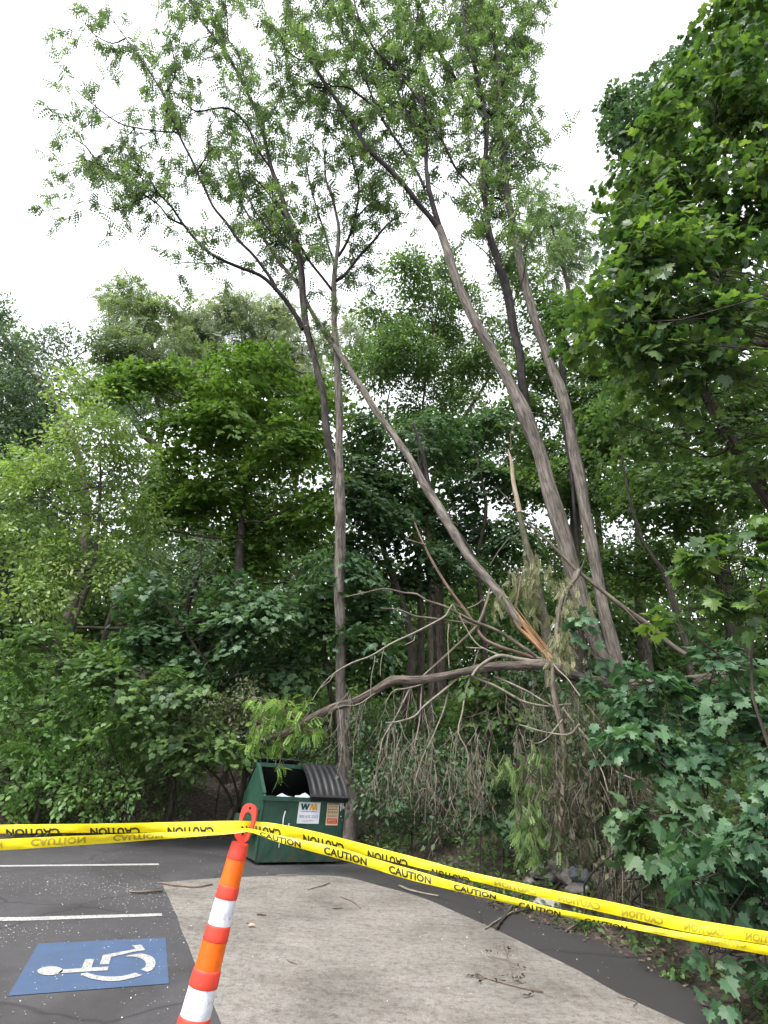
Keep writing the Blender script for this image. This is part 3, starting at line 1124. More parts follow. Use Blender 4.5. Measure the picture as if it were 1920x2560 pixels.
# fork sleeve along the left side
fk = MB()
for xs0, xs1 in ((-.16, -.012),):
    fk.box(FL, AX, (xs0, .06, .58), (xs1, .98, .60))
    fk.box(FL, AX, (xs0, .06, .40), (xs1, .98, .42))
    fk.box(FL, AX, (xs0, .06, .42), (xs0 + .02, .98, .58))
    fk.prism(FL, np.array([-uy, ux, uz]), [(-.012, .60), (-.012, .78), (-.15, .60)], -.10, -.08)
fk.build('fork_sleeve', M['bin_side'], bin_root)
for fx, fy in ((.1, .12), (DW - .2, .12), (.1, DD - .22), (DW - .2, DD - .22)):
    q = MB()
    q.box(FL, AX, (fx, fy, -.002), (fx + .1, fy + .1, .042))
    q.build('foot', M['bin_dark'], bin_root)

# stickers: found on the front plane
FRONT = FL - uy * .003


def front_quad(mb, pts, off=0.0):
    v = [FL - uy * (.003 + off) + ux * p[0] + uz * p[1] for p in pts]
    mb.flat(v)


def zs(x, y):            # sticker close-up -> photo pixels
    return 720 + x * 180 / 1659, 1980 + y * 100 / 922


def fs(x, y): return on_front(*zs(x, y))


a, bq, c, d = fs(272, 222), fs(765, 238), fs(690, 735), fs(185, 722)
sx0, sx1 = .5 * (a[0] + d[0]), .5 * (bq[0] + c[0])
sz1, sz0 = .5 * (a[1] + bq[1]), .5 * (c[1] + d[1])
sw, sh = sx1 - sx0, sz1 - sz0
st = MB()
st.box(FL, AX, (sx0, -.005, sz0), (sx1, -.001, sz1))
st_o = st.build('company_sticker', M['sign_white'], bin_root)
O = FL - uy * .007
def logo_strokes(mb, x0, w, rows, th, off):
    for (ax_, az_), (bx_, bz_) in rows:
        mb.flat([O - uy * off + ux * (x0 + (px_ + dx_) * w) + uz * (sz0 + (.63 + .29 * pz_) * sh)
                 for px_, pz_, dx_ in ((ax_, az_, 0), (ax_, az_, th), (bx_, bz_, th), (bx_, bz_, 0))])


t = MB()
logo_strokes(t, sx0 + .09 * sw, .42 * sw, [((0, 1), (.16, 0)), ((.40, 1), (.16, 0)), ((.40, 1), (.55, 0)), ((.80, 1), (.55, 0))], .21, 0)
t.build('logo_letter', M['ink_green'], st_o)
t = MB()
logo_strokes(t, sx0 + .47 * sw, .42 * sw, [((.02, 0), (.2, 1)), ((.2, 1), (.40, 0)), ((.40, 0), (.60, 1)), ((.60, 1), (.74, 0))], .22, .0015)
t.build('logo_letter', M['ink_gold'], st_o)
t = MB(); add_text(t, 'WASTE MANAGEMENT', O, ux, uz, sx0 + .1 * sw, sz0 + .535 * sh, .76 * sw, .05 * sh, .02); t.build('lettering', M['ink_green'], st_o)
t = MB(); add_text(t, '800 632 2253', O, ux, uz, sx0 + .08 * sw, sz0 + .26 * sh, .84 * sw, .13 * sh, .015); t.build('lettering', M['ink_grey'], st_o)
t = MB()
for i, (q0, q1) in enumerate(((.22, .38), (.4, .5), (.52, .72))):
    t.box(O, AX, (sx0 + q0 * sw, -.001, sz0 + (.11 + .012 * i) * sh), (sx0 + q1 * sw, .0005, sz0 + (.15 + .012 * i) * sh))
t.build('faded_print', M['ink_pale'], st_o)
a, bq, c, d = fs(925, 235), fs(1195, 240), fs(1125, 770), fs(848, 765)
yx0, yx1 = .5 * (a[0] + d[0]), .5 * (bq[0] + c[0])
yz1, yz0 = .5 * (a[1] + bq[1]), .5 * (c[1] + d[1])
yw, yh = yx1 - yx0, yz1 - yz0
st = MB()
st.box(FL, AX, (yx0, -.005, yz0), (yx1, -.001, yz1))
ys_o = st.build('warning_sticker', M['sign_cream'], bin_root)
t = MB(); add_text(t, 'CAUTION', O, ux, uz, yx0 + .06 * yw, yz0 + .885 * yh, .88 * yw, .085 * yh, .05); t.build('lettering', M['ink_dark'], ys_o)
t = MB()
rl = np.random.default_rng(3)
for zz, hh in ((.83, .018), (.79, .014), (.74, .014), (.66, .035), (.56, .035), (.52, .02), (.44, .014), (.40, .014), (.36, .014)):
    x = .08
    while x < .88:
        w = rl.uniform(.05, .2)
        t.box(O, AX, (yx0 + x * yw, -.001, yz0 + zz * yh), (yx0 + min(x + w, .92) * yw, .0005, yz0 + (zz + hh) * yh))
        x += w + .05
t.build('small_print', M['ink_dark'], ys_o)
t = MB(); t.box(O, AX, (yx0 + .08 * yw, -.001, yz0 + .08 * yh), (yx0 + .93 * yw, .001, yz0 + .30 * yh))
r_o = t.build('red_block', M['sign_red'], ys_o)
t = MB()
for zz in (.24, .19, .13):
    x = .14
    while x < .84:
        w = rl.uniform(.05, .16)
        t.box(O - uy * .002, AX, (yx0 + x * yw, -.001, yz0 + zz * yh), (yx0 + min(x + w, .88) * yw, .0005, yz0 + (zz + .022) * yh))
        x += w + .04
t.build('small_print', M['sign_cream'], ys_o)


def stroke(mb, rows, w, fn):
    p = np.array([FL - uy * .004 + ux * q[0] + uz * q[1] for q in [fn(*r) for r in rows]])
    p = spline(p, .02)
    tg = nrm(np.gradient(p, axis=0))
    sd_ = np.cross(tg, uy)
    ww = w * (1 - .5 * np.linspace(0, 1, len(p)))[:, None]
    v = np.vstack([p - sd_ * ww, p + sd_ * ww])
    n = len(p)
    mb.add(v, [[i, i + 1, n + i + 1, n + i] for i in range(n - 1)])


mk = MB()
for rows in ([(1195, 250), (1215, 330), (1205, 445)], [(1225, 260), (1255, 250), (1275, 300), (1250, 350), (1235, 415)], [(1240, 260), (1225, 330), (1205, 400)],
             [(1265, 300), (1275, 380)], [(1295, 335), (1290, 395)], [(1215, 550), (1218, 575)], [(1240, 640), (1238, 650)]):
    stroke(mk, rows, .008, fs)


def f3(x, y): return on_front(560 + x * 440 / 1659, 1700 + y * 500 / 1885)


stroke(mk, [(578, 1235), (560, 1300), (552, 1390), (548, 1440)], .011, f3)
stroke(mk, [(612, 1350), (606, 1400)], .01, f3)
stroke(mk, [(520, 1540), (516, 1580)], .008, f3)
stroke(mk, [(600, 1375), (590, 1410)], .008, f3)
mk.build('paint_drip', M['white_drip'], bin_root)

# rubbish inside


def bag(name, c, r, mat, label, cat, seed, group=None, sz=.8):
    import bmesh
    bm = bmesh.new()
    bmesh.ops.create_icosphere(bm, subdivisions=4, radius=1)
    v = np.array([q.co[:] for q in bm.verts])
    w = 1 + .16 * wobble(v, 2.2, seed) + .11 * wobble(v, 5.5, seed + 1) - .06 * np.abs(wobble(v, 9, seed + 3)) + .03 * wobble(v, 19, seed + 5)
    v = v * w[:, None] * r * np.array([1.1, .9, sz])
    me = bpy.data.meshes.new(name)
    for q, n in zip(bm.verts, v): q.co = n
    bm.to_mesh(me)
    bm.free()
    for p in me.polygons: p.use_smooth = True
    me.materials.append(mat)
    o = bpy.data.objects.new(name, me)
    o.location = [float(k) for k in c]
    COL.objects.link(o)
    return tag(o, label, cat, group)


M['bag_white'] = plain_mat('bag_white', (.5, .5, .6), .4, 0, .2, 12)
M['bag_black'] = plain_mat('bag_black', (.02, .02, .024), .3)
M['cardboard'] = plain_mat('cardboard', (.2, .13, .08), .85)
bag('trash_bag', FL + ux * .46 + uy * .36 + uz * (HF - .15), .2, M['bag_white'], 'white trash bag crumpled behind the dumpster\'s front rim', 'trash bag', 1)
bag('trash_bag', FL + ux * .80 + uy * .38 + uz * (HF - .13), .16, M['bag_white'], 'smaller white trash bag beside the edge of the closed lid', 'trash bag', 7, sz=1.0)
bag('trash_bag', FL + ux * .5 + uy * .62 + uz * .42, .38, M['bag_black'], 'dark trash bag deep inside the open dumpster', 'trash bag', 4)

# ------------------------------------------------------------------ channeliser post
def scuffed(name, col, rough, dark, amount):
    m, nt, b, out = new_mat(name)
    p = coords(nt)
    n1 = noise(nt, p, 7, 5, .65)
    n2 = noise(nt, mapping(nt, p, (30, 30, 9)), 1.6, 5, .7, .8)
    n3 = noise(nt, mapping(nt, p, (14, 14, 70)), 1.0, 3, .6)
    c = ramp(nt, n1, [(.36, tuple(k * .8 for k in col)), (.64, tuple(min(1, k * 1.1) for k in col))])
    c = mixc(nt, ramp(nt, n2, [(.58, (0, 0, 0)), (.7, (amount,) * 3)]), c, dark)
    c = mixc(nt, ramp(nt, n3, [(.62, (0, 0, 0)), (.72, (amount * .6,) * 3)]), c, dark)
    nt.links.new(c, b.inputs['Base Color'])
    b.inputs['Roughness'].default_value = rough
    bump(nt, n2, .15, .004, b)
    return m


M['post_red'] = scuffed('post_red', (.72, .055, .03), .52, (.3, .045, .03), .55)
M['band_orange'] = scuffed('band_orange', (.78, .135, .008), .32, (.38, .07, .02), .4)


def band_white_mat():
    m, nt, b, out = new_mat('band_white')
    p = coords(nt)
    n1 = noise(nt, p, 14, 5, .7)
    n2 = noise(nt, p, 48, 3, .6)
    c = ramp(nt, n1, [(.3, (.48, .49, .55)), (.55, (.72, .73, .80)), (.8, (.8, .8, .86))])
    c = mixc(nt, ramp(nt, n2, [(.58, (0, 0, 0)), (.70, (.65, .65, .65))]), c, (.24, .23, .24))
    nt.links.new(c, b.inputs['Base Color'])
    b.inputs['Roughness'].default_value = .28
    return m


M['band_white'] = band_white_mat()
YP = 2.6
top, bot = W(601, 2106, YP), W(489, 2538, YP - .03)
axd = nrm(top - bot)


def row_t(y):
    lo, hi = -3.0, 1.5
    for _ in range(50):
        m_ = .5 * (lo + hi)
        if proj(bot + axd * m_)[1] > y: lo = m_
        else: hi = m_
    return lo


base_t = (0.0 - bot[2]) / axd[2]
base_pt = bot + axd * base_t
post = empty('channelizer_post', base_pt, 'orange and white banded tubular traffic post with a loop handle, leaning right', 'traffic post')


def ring_tube(mb, segs, sides=40):
    pts = np.array([bot + axd * t for t, r in segs])
    rad = np.array([r for t, r in segs])
    mb.tube(pts, rad, sides, cap=True)


def rpx(y, w): return .5 * w * m_per_px(bot + axd * row_t(y))


def bands(name, y0, y1, w0, w1, mat, lip=False):
    b_ = MB()
    t0, t1 = row_t(y1), row_t(y0)
    r0, r1 = rpx(y1, w1), rpx(y0, w0)
    if lip:
        e = .010
        segs = [(t0, r0 * .90), (t0 + .0015, r0 * .985), (t0 + .004, r0)] + [(t0 + (t1 - t0) * k, r0 + (r1 - r0) * k) for k in (.3, .6)] + \
               [(t1 - e, r1), (t1 - e * .5, r1 * .985), (t1 - .001, r1 * .94), (t1, r1 * .86)]
    else:
        segs = [(t0, r0), (t0 + .5 * (t1 - t0), .5 * (r0 + r1)), (t1, r1)]
    ring_tube(b_, segs)
    return b_.build(name, mat, post)


ROWS = [(2106, 2149, 43.5, 49, 'collar'), (2148, 2214, 48, 51.5, 'orange'), (2211, 2246, 53.5, 56.5, 'collar'), (2245, 2312, 53.5, 57.5, 'white'),
        (2309, 2351, 60.5, 64, 'collar'), (2350, 2424, 62, 66, 'orange'), (2419, 2466, 70, 74, 'collar'), (2465, 2543, 71, 77, 'white'), (2537, 2592, 80.5, 85, 'collar')]
for y0, y1, w0, w1, k in ROWS:
    if k == 'collar': bands('collar', y0, y1, w0 * .985, w1 * .985, M['post_red'], True)
    else: bands('reflective_band', y0, y1, w0 * .985, w1 * .985, M['band_' + k])
bt = row_t(2590)
low = MB()
r_l = rpx(2590, 82)
segs = [(base_t + .03, r_l * 1.28), (base_t + .3, r_l * 1.18), (bt - .25, r_l * 1.05), (bt, r_l)]
ring_tube(low, segs)
low.build('tube', M['post_red'], post)
bs = MB()
bs.tube([base_pt, base_pt + uz * .035, base_pt + uz * .06, base_pt + uz * .075], [.2, .2, .17, .11], 8)
bs.build('base', M['bin_dark'], post)
# handle: flat plate with a long opening, notched neck; local frame across = camera-right-ish
acr = nrm(np.cross(axd, np.array([0.1, 1, 0])))
acr = acr if acr[0] > 0 else -acr
nrmv = nrm(np.cross(acr, axd))
ht = row_t(2106)
k_px = m_per_px(top)


def hp(x, y, off):       # handle close-up pixel -> plate coordinates
    px, py = 420 + x * 340 / 1297, 1980 + y * 580 / 2212
    t_ = row_t(py)
    ax_px = proj(bot + axd * t_)[0]
    return bot + axd * t_ + acr * ((px - ax_px) * m_per_px(bot + axd * t_)) + nrmv * off


outer = [(660, 500), (672, 470), (640, 440), (635, 410), (660, 392), (672, 330), (690, 230), (712, 160), (745, 120), (785, 108), (830, 118), (850, 145),
         (852, 190), (838, 260), (815, 330), (795, 385), (780, 420), (770, 445), (735, 470), (733, 500)]
inner_ = [(700, 372), (702, 330), (722, 250), (742, 205), (765, 188), (795, 192), (808, 215), (806, 260), (786, 330), (772, 385), (730, 392)]


def resample(p, n):
    p = np.array(p + p[:1], float)
    L = np.concatenate([[0], np.cumsum(np.hypot(*np.diff(p, axis=0).T))])
    t_ = np.linspace(0, L[-1], n, endpoint=False)
    return np.column_stack([np.interp(t_, L, p[:, 0]), np.interp(t_, L, p[:, 1])])


hb = MB()
import bmesh
bmh = bmesh.new()
th_ = .011
oo, ii = resample(outer, 60), resample(inner_, 40)
eds = []
for lp in (oo, ii):
    vs = [bmh.verts.new(hp(x, y, th_)) for x, y in lp]
    for k in range(len(vs)): eds.append(bmh.edges.new((vs[k], vs[(k + 1) % len(vs)])))
bmesh.ops.triangle_fill(bmh, use_beauty=True, use_dissolve=False, edges=eds)
ext = bmesh.ops.extrude_face_region(bmh, geom=bmh.faces[:])
for q in ext['geom']:
    if isinstance(q, bmesh.types.BMVert): q.co -= mathutils.Vector(nrmv * 2 * th_)
bmesh.ops.recalc_face_normals(bmh, faces=bmh.faces[:])
bmh.verts.index_update()
hv = np.array([q.co[:] for q in bmh.verts])
byk = {}
for fc in bmh.faces: byk.setdefault(len(fc.verts), []).append([q.index for q in fc.verts])
for k, fs_ in byk.items(): hb.add(hv, fs_)
bmh.free()
h_o = hb.build('handle', M['post_red'], post)
md = h_o.modifiers.new('bevel', 'BEVEL')
md.width = .003
md.segments = 2
md.limit_method = 'ANGLE'
for hx, hy in ((790, 150), (720, 397)):
    h = MB()
    cpt = hp(hx, hy, th_ + .0006 if np.dot(nrmv, [0, 1, 0]) < 0 else -th_ - .0006)
    ring = [cpt + (acr * math.cos(t_) + axd * math.sin(t_)) * .0055 for t_ in np.linspace(0, 2 * np.pi, 16, endpoint=False)]
    h.flat(ring)
    h.build('bolt_hole', M['bin_dark'], h_o)

# ------------------------------------------------------------------ caution tape
def tape_mat():
    m, nt, b, out = new_mat('tape_yellow')
    n1 = noise(nt, coords(nt), 9, 4, .6)
    nt.links.new(ramp(nt, n1, [(.3, (.83, .66, .008)), (.7, (.92, .80, .02))]), b.inputs['Base Color'])
    b.inputs['Roughness'].default_value = .32
    n2 = noise(nt, mapping(nt, coords(nt), (3, 3, 26)), 2.2, 3, .5, .5)
    bump(nt, n2, .4, .008, b)
    t_ = nt.nodes.new('ShaderNodeBsdfTranslucent')
    t_.inputs['Color'].default_value = (.85, .7, .02, 1)
    mx = nt.nodes.new('ShaderNodeMixShader')
    mx.inputs[0].default_value = .3
    nt.links.new(b.outputs[0], mx.inputs[1])
    nt.links.new(t_.outputs[0], mx.inputs[2])
    nt.links.new(mx.outputs[0], out.inputs['Surface'])
    return m


M['tape'] = tape_mat()
M['tape_ink'] = plain_mat('tape_ink', (.02, .018, .01), .4)
M['tape_ink_faint'] = plain_mat('tape_ink_faint', (.37, .30, .03), .4)


class Ribbon:
    """rows: px, py (centre), width px, distance"""

    def __init__(s, rows, seed):
        r = spline(np.array(rows, float)[:, [0, 1, 2, 3]], 10)
        s.x = r[:, 0]
        s.lo, s.hi = [], []
        rg = np.random.default_rng(seed)
        tw = np.interp(np.arange(len(r)), np.linspace(0, len(r), 14), rg.normal(size=14)) * .006
        for (px, py, w, Y), k in zip(r, tw):
            s.hi.append(W(px, py - w / 2, Y + k))
            s.lo.append(W(px, py + w / 2, Y - k))
        s.lo, s.hi = np.array(s.lo), np.array(s.hi)

    def at(s, x, t, off=0.0):
        """t 0 bottom edge .. 1 top edge"""
        a = np.array([np.interp(x, s.x, s.lo[:, k]) for k in range(3)]).T
        b = np.array([np.interp(x, s.x, s.hi[:, k]) for k in range(3)]).T
        x_ = np.asarray(x)
        bulge = (np.sin(np.pi * t) * .004 + .0022 * np.sin(x_ / 31 + 3 * t) * np.sin(x_ / 57 + 1) + .0006 * np.sin(x_ / 11 - 6 * t))[:, None]
        p = a + (b - a) * np.asarray(t)[:, None]
        p = p - np.array([0, 1, 0]) * (off + bulge)
        return p

    def mesh(s):
        mb = MB()
        n, m = len(s.x), 9
        vs = [s.at(s.x, np.full(n, j / (m - 1))) for j in range(m)]
        v = np.stack(vs, 1).reshape(-1, 3)
        i = np.arange(n - 1)[:, None] * m + np.arange(m - 1)[None]
        mb.add(v, np.stack([i, i + m, i + m + 1, i + 1], -1).reshape(-1, 4), smooth=True)
        return mb

    def word(s, mb, x0, x1, mode, t0, t1):
        v, f = text_mesh('CAUTION', .035)
        u, w = v[:, 0], v[:, 1]
        if mode in ('rot', 'mirror'): u = 1 - u
        if mode in ('rot', 'vflip'): w = 1 - w
        P = s.at(x0 + (x1 - x0) * u, np.clip(t0 + (t1 - t0) * w, 0.0, 1.0), .0015)
        byk = {}
        for p in f: byk.setdefault(len(p), []).append(p)
        for k, q in byk.items(): mb.add(P, q)


UP = [(-260, 2078, 22, 2.95), (0, 2073, 22, 2.82), (270, 2070, 23, 2.7), (480, 2068, 28, 2.6), (575, 2067, 30, 2.555), (606, 2066, 28, 2.575), (640, 2066, 25, 2.63), (700, 2074, 27, 2.62), (800, 2096, 29, 2.58),
      (960, 2136, 26, 2.52), (1060, 2161, 24, 2.48), (1150, 2184, 21, 2.45), (1270, 2212, 23, 2.4), (1382, 2238, 26, 2.36), (1500, 2264, 31, 2.31), (1590, 2284, 32, 2.28), (1708, 2311, 34, 2.23), (1917, 2345, 34, 2.15), (2150, 2384, 36, 2.06)]
LO = [(-260, 2128, 28, 2.93), (0, 2112, 28, 2.80), (272, 2097, 22, 2.69), (450, 2087, 15, 2.6), (579, 2079, 11, 2.545), (608, 2076, 10, 2.535), (632, 2077, 10, 2.55), (694, 2096, 18, 2.56), (839, 2131, 28, 2.52), (921, 2155, 26, 2.49),
      (1018, 2184, 28, 2.46), (1150, 2219, 22, 2.41), (1270, 2249, 18, 2.37), (1382, 2277, 15, 2.33), (1500, 2300, 14, 2.28), (1590, 2317, 16, 2.25), (1708, 2340, 18, 2.2), (1917, 2376, 24, 2.12), (2150, 2418, 26, 2.04)]
ru, rl_ = Ribbon(UP, 1), Ribbon(LO, 2)
tp = ru.mesh().build('caution_tape', M['tape'], None, label='upper strand of yellow caution tape threaded through the traffic post\'s handle', cat='caution tape', group='caution tape strands')


def words(rib, spans, mode, t0, t1, mat, name):
    for x0, x1 in spans:
        w_ = MB()
        rib.word(w_, x0, x1, mode, t0, t1)
        w_.build(name, M[mat], tp)


words(ru, ((17, 150), (226, 350), (420, 535), (604, 702), (758, 860)), 'rot', -.35, .55, 'tape_ink', 'printed_word')
words(ru, ((919, 1019),), 'rot', -.4, .55, 'tape_ink', 'printed_word')
words(ru, ((1079, 1174),), 'rot', -.55, .3, 'tape_ink', 'printed_word')
words(ru, ((1235, 1341), (1394, 1499), (1553, 1655), (1709, 1809), (1863, 1965)), 'mirror', .12, .72, 'tape_ink_faint', 'faint_word')
tp = rl_.mesh().build('caution_tape', M['tape'], None, label='lower strand of yellow caution tape tied round the neck of the post', cat='caution tape', group='caution tape strands')
words(rl_, ((650, 752),), 'normal', .05, .85, 'tape_ink', 'printed_word')
words(rl_, ((810, 917), (972, 1077), (1134, 1239)), 'normal', .10, .82, 'tape_ink', 'printed_word')
words(rl_, ((1296, 1400),), 'normal', -.25, .7, 'tape_ink', 'printed_word')
words(rl_, ((1460, 1567),), 'normal', -.55, .4, 'tape_ink', 'printed_word')
words(rl_, ((1611, 1708), (1764, 1864)), 'rot', .35, 1.1, 'tape_ink_faint', 'faint_word')
words(rl_, ((-70, 8), (78, 215), (284, 408), (475, 575)), 'vflip', .2, .9, 'tape_ink_faint', 'faint_word')

# ------------------------------------------------------------------ woodland behind
def far_wood():
    rng = np.random.default_rng(21)
    mb = MB()
    n = 13000
    a = rng.uniform(-1.0, 1.0, n)
    dist = rng.uniform(34, 50, n)
    x, y = np.sin(a) * dist, np.cos(a) * dist
    top = 11 + 4.0 * wobble(np.stack([x, y, x * 0], -1), .16, 2)
    z = terrain(edge_dist(x, y), x, y) + top * rng.random(n) ** 1.1
    C = np.stack([x, y, z], -1)
    sprays(mb, rng, C, rand_dirs(rng, n), 1.2, 24, .42, 'diamond', .6, .3, .4)
    mb.build('distant_woodland', M['maple_mid'], None, label='mass of far trees closing the view between the trunks', cat='woodland', kind='stuff')


def understory():
    rng = np.random.default_rng(22)
    mb = MB()
    n = 12000
    x = rng.uniform(-15, 15, n)
    d = rng.uniform(4.2, 14, n)
    y = 4 + rng.random(n) * 20
    dd = edge_dist(x, y)
    k = (dd > 3.6) & (dd < 13)
    x, y, dd = x[k], y[k], dd[k]
    hgt = (1.3 + .9 * wobble(np.stack([x, y, x * 0], -1), .5, 4)) * np.clip((dd - 3.2) / 2.5, .2, 1)
    z = terrain(dd, x, y) + np.maximum(hgt, .3) * rng.random(len(x))
    C = np.stack([x, y, z], -1)
    sprays(mb, rng, C, rand_dirs(rng, len(C)), .5, 22, .14, 'oval', .6, .3, .4)
    mb.build('undergrowth', M['maple_mid'], None, label='dark ground-level undergrowth filling the wood behind the front trees', cat='undergrowth', kind='stuff')


def ground_cover():
    rng = np.random.default_rng(23)
    mb = MB()
    n = 9000
    x = rng.uniform(-9, 5.5, n)
    y = rng.uniform(3.5, 17, n)
    dd = edge_dist(x, y)
    w = wobble(np.stack([x, y, x * 0], -1), .9, 12)
    k = (dd > np.where(x > .5, .12, .25)) & (dd < 5) & (w > np.where(x > -1.2, -.35, np.where(x < -3.6, .0, .5)) - .12 * dd)
    x, y, dd = x[k], y[k], dd[k]
    z = terrain(dd, x, y) + .05 + rng.random(len(x)) ** 1.5 * np.clip(dd * .35, .06, .75)
    C = np.stack([x, y, z], -1)
    sprays(mb, rng, C, rand_dirs(rng, len(C)), .16, 9, .085, 'oval', .75, .3, .35)
    mb.build('ground_cover', M['maple_mid'], None, label='low green ground cover creeping over the bank', cat='ground cover', kind='stuff')


far_wood()
understory()
ground_cover()

FILL[:] = [2.0, 1.45]
BG = 'trees of the wood behind the lot'
plant('shade_tree', 'tall dark green tree cut off by the left edge of the photo', 'tree',
      [(-40, 770, 62), (-30, 900, 110), (40, 1000, 95), (-60, 1080, 150), (20, 1180, 100), (-30, 1330, 130), (95, 1080, 60)], 19, 'oval', 'oak_leaf',
      size=.17, dens=5.5, per=30, sr=.7, seed=31, group=BG, thr=-.3, base=(40, 1900))
plant('oak_tree', 'dark leafed oak with bare spreading branches showing, left of the feathery tree', 'tree',
      [(190, 960, 75), (120, 865, 48), (280, 985, 60), (165, 830, 28), (70, 880, 45), (245, 860, 40), (330, 1040, 60), (60, 960, 70)], 25, 'oval', 'oak_leaf',
      size=.19, dens=3.6, per=24, sr=.75, seed=32, group=BG, thr=-.15,
      trunk=[(400, 1200, 20), (355, 1080, 17), (290, 1010, 13), (215, 950, 9), (140, 900, 5)])
plant('feathery_tree', 'feathery pale green tree with thin forked trunk, tallest on the left skyline', 'tree',
      [(330, 790, 62), (400, 880, 95), (300, 905, 70), (345, 725, 36), (480, 930, 70), (300, 740, 26), (410, 790, 50), (385, 985, 70)], 27, 'pinnate', 'feather_leaf',
      size=.5, dens=2.6, per=17, sr=.8, seed=33, group=BG, thr=-.2, hang=.7, trunk=[(397, 1120, 14), (393, 1000, 12), (385, 900, 9), (372, 820, 6), (345, 740, 3)])
plant('willow_tree', 'pale silvery green tree rising behind the bright maple', 'tree',
      [(560, 830, 95), (665, 850, 75), (610, 775, 46), (515, 790, 46), (725, 900, 55), (480, 860, 50), (780, 960, 60), (700, 780, 40), (880, 820, 40), (800, 860, 45)], 30, 'pinnate', 'silver_leaf',
      size=.55, dens=2.4, per=17, sr=.9, seed=34, group=BG, thr=-.2, hang=.8, trunk=[(560, 1100, 12), (558, 980, 11), (535, 880, 7), (500, 800, 3)])
plant('maple_tree', 'bright green round-topped maple left of the twin-stemmed locust', 'tree',
      [(620, 985, 105), (500, 1085, 95), (735, 1050, 80), (420, 1120, 62), (640, 1110, 110), (750, 1180, 75), (560, 1215, 90), (690, 1290, 85), (470, 1240, 80),
       (600, 1330, 80), (400, 1210, 60), (780, 1300, 60), (540, 945, 60), (690, 920, 46), (345, 1040, 44), (380, 1000, 36), (810, 1060, 40), (350, 1290, 50), (590, 900, 40), (455, 985, 46), (790, 960, 40)], 15, 'maple_far', 'maple_bright', size=.16, dens=6, per=44, sr=.68,
      seed=35, group=BG, flat=.95, thr=-.08, droop=.45, depth=1.3, trunk=[(596, 1700, 24), (596, 1560, 23), (598, 1400, 21), (612, 1250, 15), (640, 1100, 9), (630, 980, 4)])
plant('boxelder_tree', 'light yellow-green tree with dark slanting trunk at the left', 'tree',
      [(250, 1110, 85), (130, 1230, 105), (300, 1260, 85), (60, 1360, 100), (200, 1400, 110), (330, 1150, 55), (50, 1170, 65), (310, 1400, 75), (110, 1500, 85), (230, 1010, 50)],
      12.6, 'oval', 'yellow_green', size=.12, dens=8.5, per=34, sr=.5, seed=36, group=BG, thr=-.2, flat=.65, depth=.9,
      trunk=[(118, 1790, 20), (143, 1685, 18), (181, 1566, 16), (232, 1420, 11), (250, 1250, 7), (250, 1120, 4)])
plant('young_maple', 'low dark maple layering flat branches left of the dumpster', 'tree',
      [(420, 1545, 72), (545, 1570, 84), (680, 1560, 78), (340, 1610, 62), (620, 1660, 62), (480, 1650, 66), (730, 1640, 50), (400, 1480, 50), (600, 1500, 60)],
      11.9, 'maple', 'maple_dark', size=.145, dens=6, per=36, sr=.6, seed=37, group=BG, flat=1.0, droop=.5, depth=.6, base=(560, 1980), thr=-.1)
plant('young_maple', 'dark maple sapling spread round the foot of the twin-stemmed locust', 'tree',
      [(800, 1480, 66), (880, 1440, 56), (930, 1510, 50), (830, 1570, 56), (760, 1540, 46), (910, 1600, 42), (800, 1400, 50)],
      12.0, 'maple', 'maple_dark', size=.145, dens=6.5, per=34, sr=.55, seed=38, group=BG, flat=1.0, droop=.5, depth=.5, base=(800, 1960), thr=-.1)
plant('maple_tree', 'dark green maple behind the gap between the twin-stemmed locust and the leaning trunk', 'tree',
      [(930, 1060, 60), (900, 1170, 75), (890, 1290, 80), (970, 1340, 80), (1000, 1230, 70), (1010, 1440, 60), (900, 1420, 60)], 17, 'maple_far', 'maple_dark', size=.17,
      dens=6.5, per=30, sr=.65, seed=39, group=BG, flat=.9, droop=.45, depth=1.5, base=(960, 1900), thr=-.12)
plant('maple_tree', 'mid green treetop showing between the leaning trunk and the right locusts', 'tree',
      [(1070, 770, 85), (970, 850, 62), (1130, 850, 72), (1010, 920, 75), (1160, 730, 46), (1080, 960, 80), (1110, 690, 40), (930, 800, 40), (1190, 900, 60), (1250, 820, 60), (1290, 740, 50), (1020, 720, 50), (900, 900, 50), (960, 960, 60)], 21, 'oval', 'maple_mid', size=.17,
      dens=8.5, per=32, sr=.75, tw=.09, seed=40, group=BG, thr=-.12, depth=1.5, base=(1090, 1900))
plant('maple_tree', 'shady maple with thin forked limbs directly behind the snapped grey snag', 'tree',
      [(1140, 1060, 92), (1210, 1190, 85), (1060, 1140, 75), (1250, 1030, 62), (1180, 1320, 84), (1100, 1420, 75), (1270, 1330, 60), (1060, 1280, 60)], 18, 'maple_far', 'maple_dark',
      size=.17, dens=6.5, per=30, sr=.65, seed=41, group=BG, flat=.9, droop=.45, depth=1.6, thr=-.12, trunk=[(1210, 1600, 15), (1195, 1400, 13), (1215, 1260, 9), (1180, 1100, 5)])
plant('maple_tree', 'dense green maple standing behind the right locust trunks', 'tree',
      [(1400, 745, 62), (1440, 830, 72), (1350, 890, 62), (1480, 960, 90), (1500, 1110, 90), (1380, 1080, 70), (1330, 990, 50), (1560, 880, 70), (1430, 1230, 80), (1340, 1210, 60)], 19, 'maple_far',
      'maple_mid', size=.17, dens=6.5, per=32, sr=.65, seed=42, group=BG, flat=.85, droop=.4, depth=1.6, base=(1440, 1900), thr=-.15)
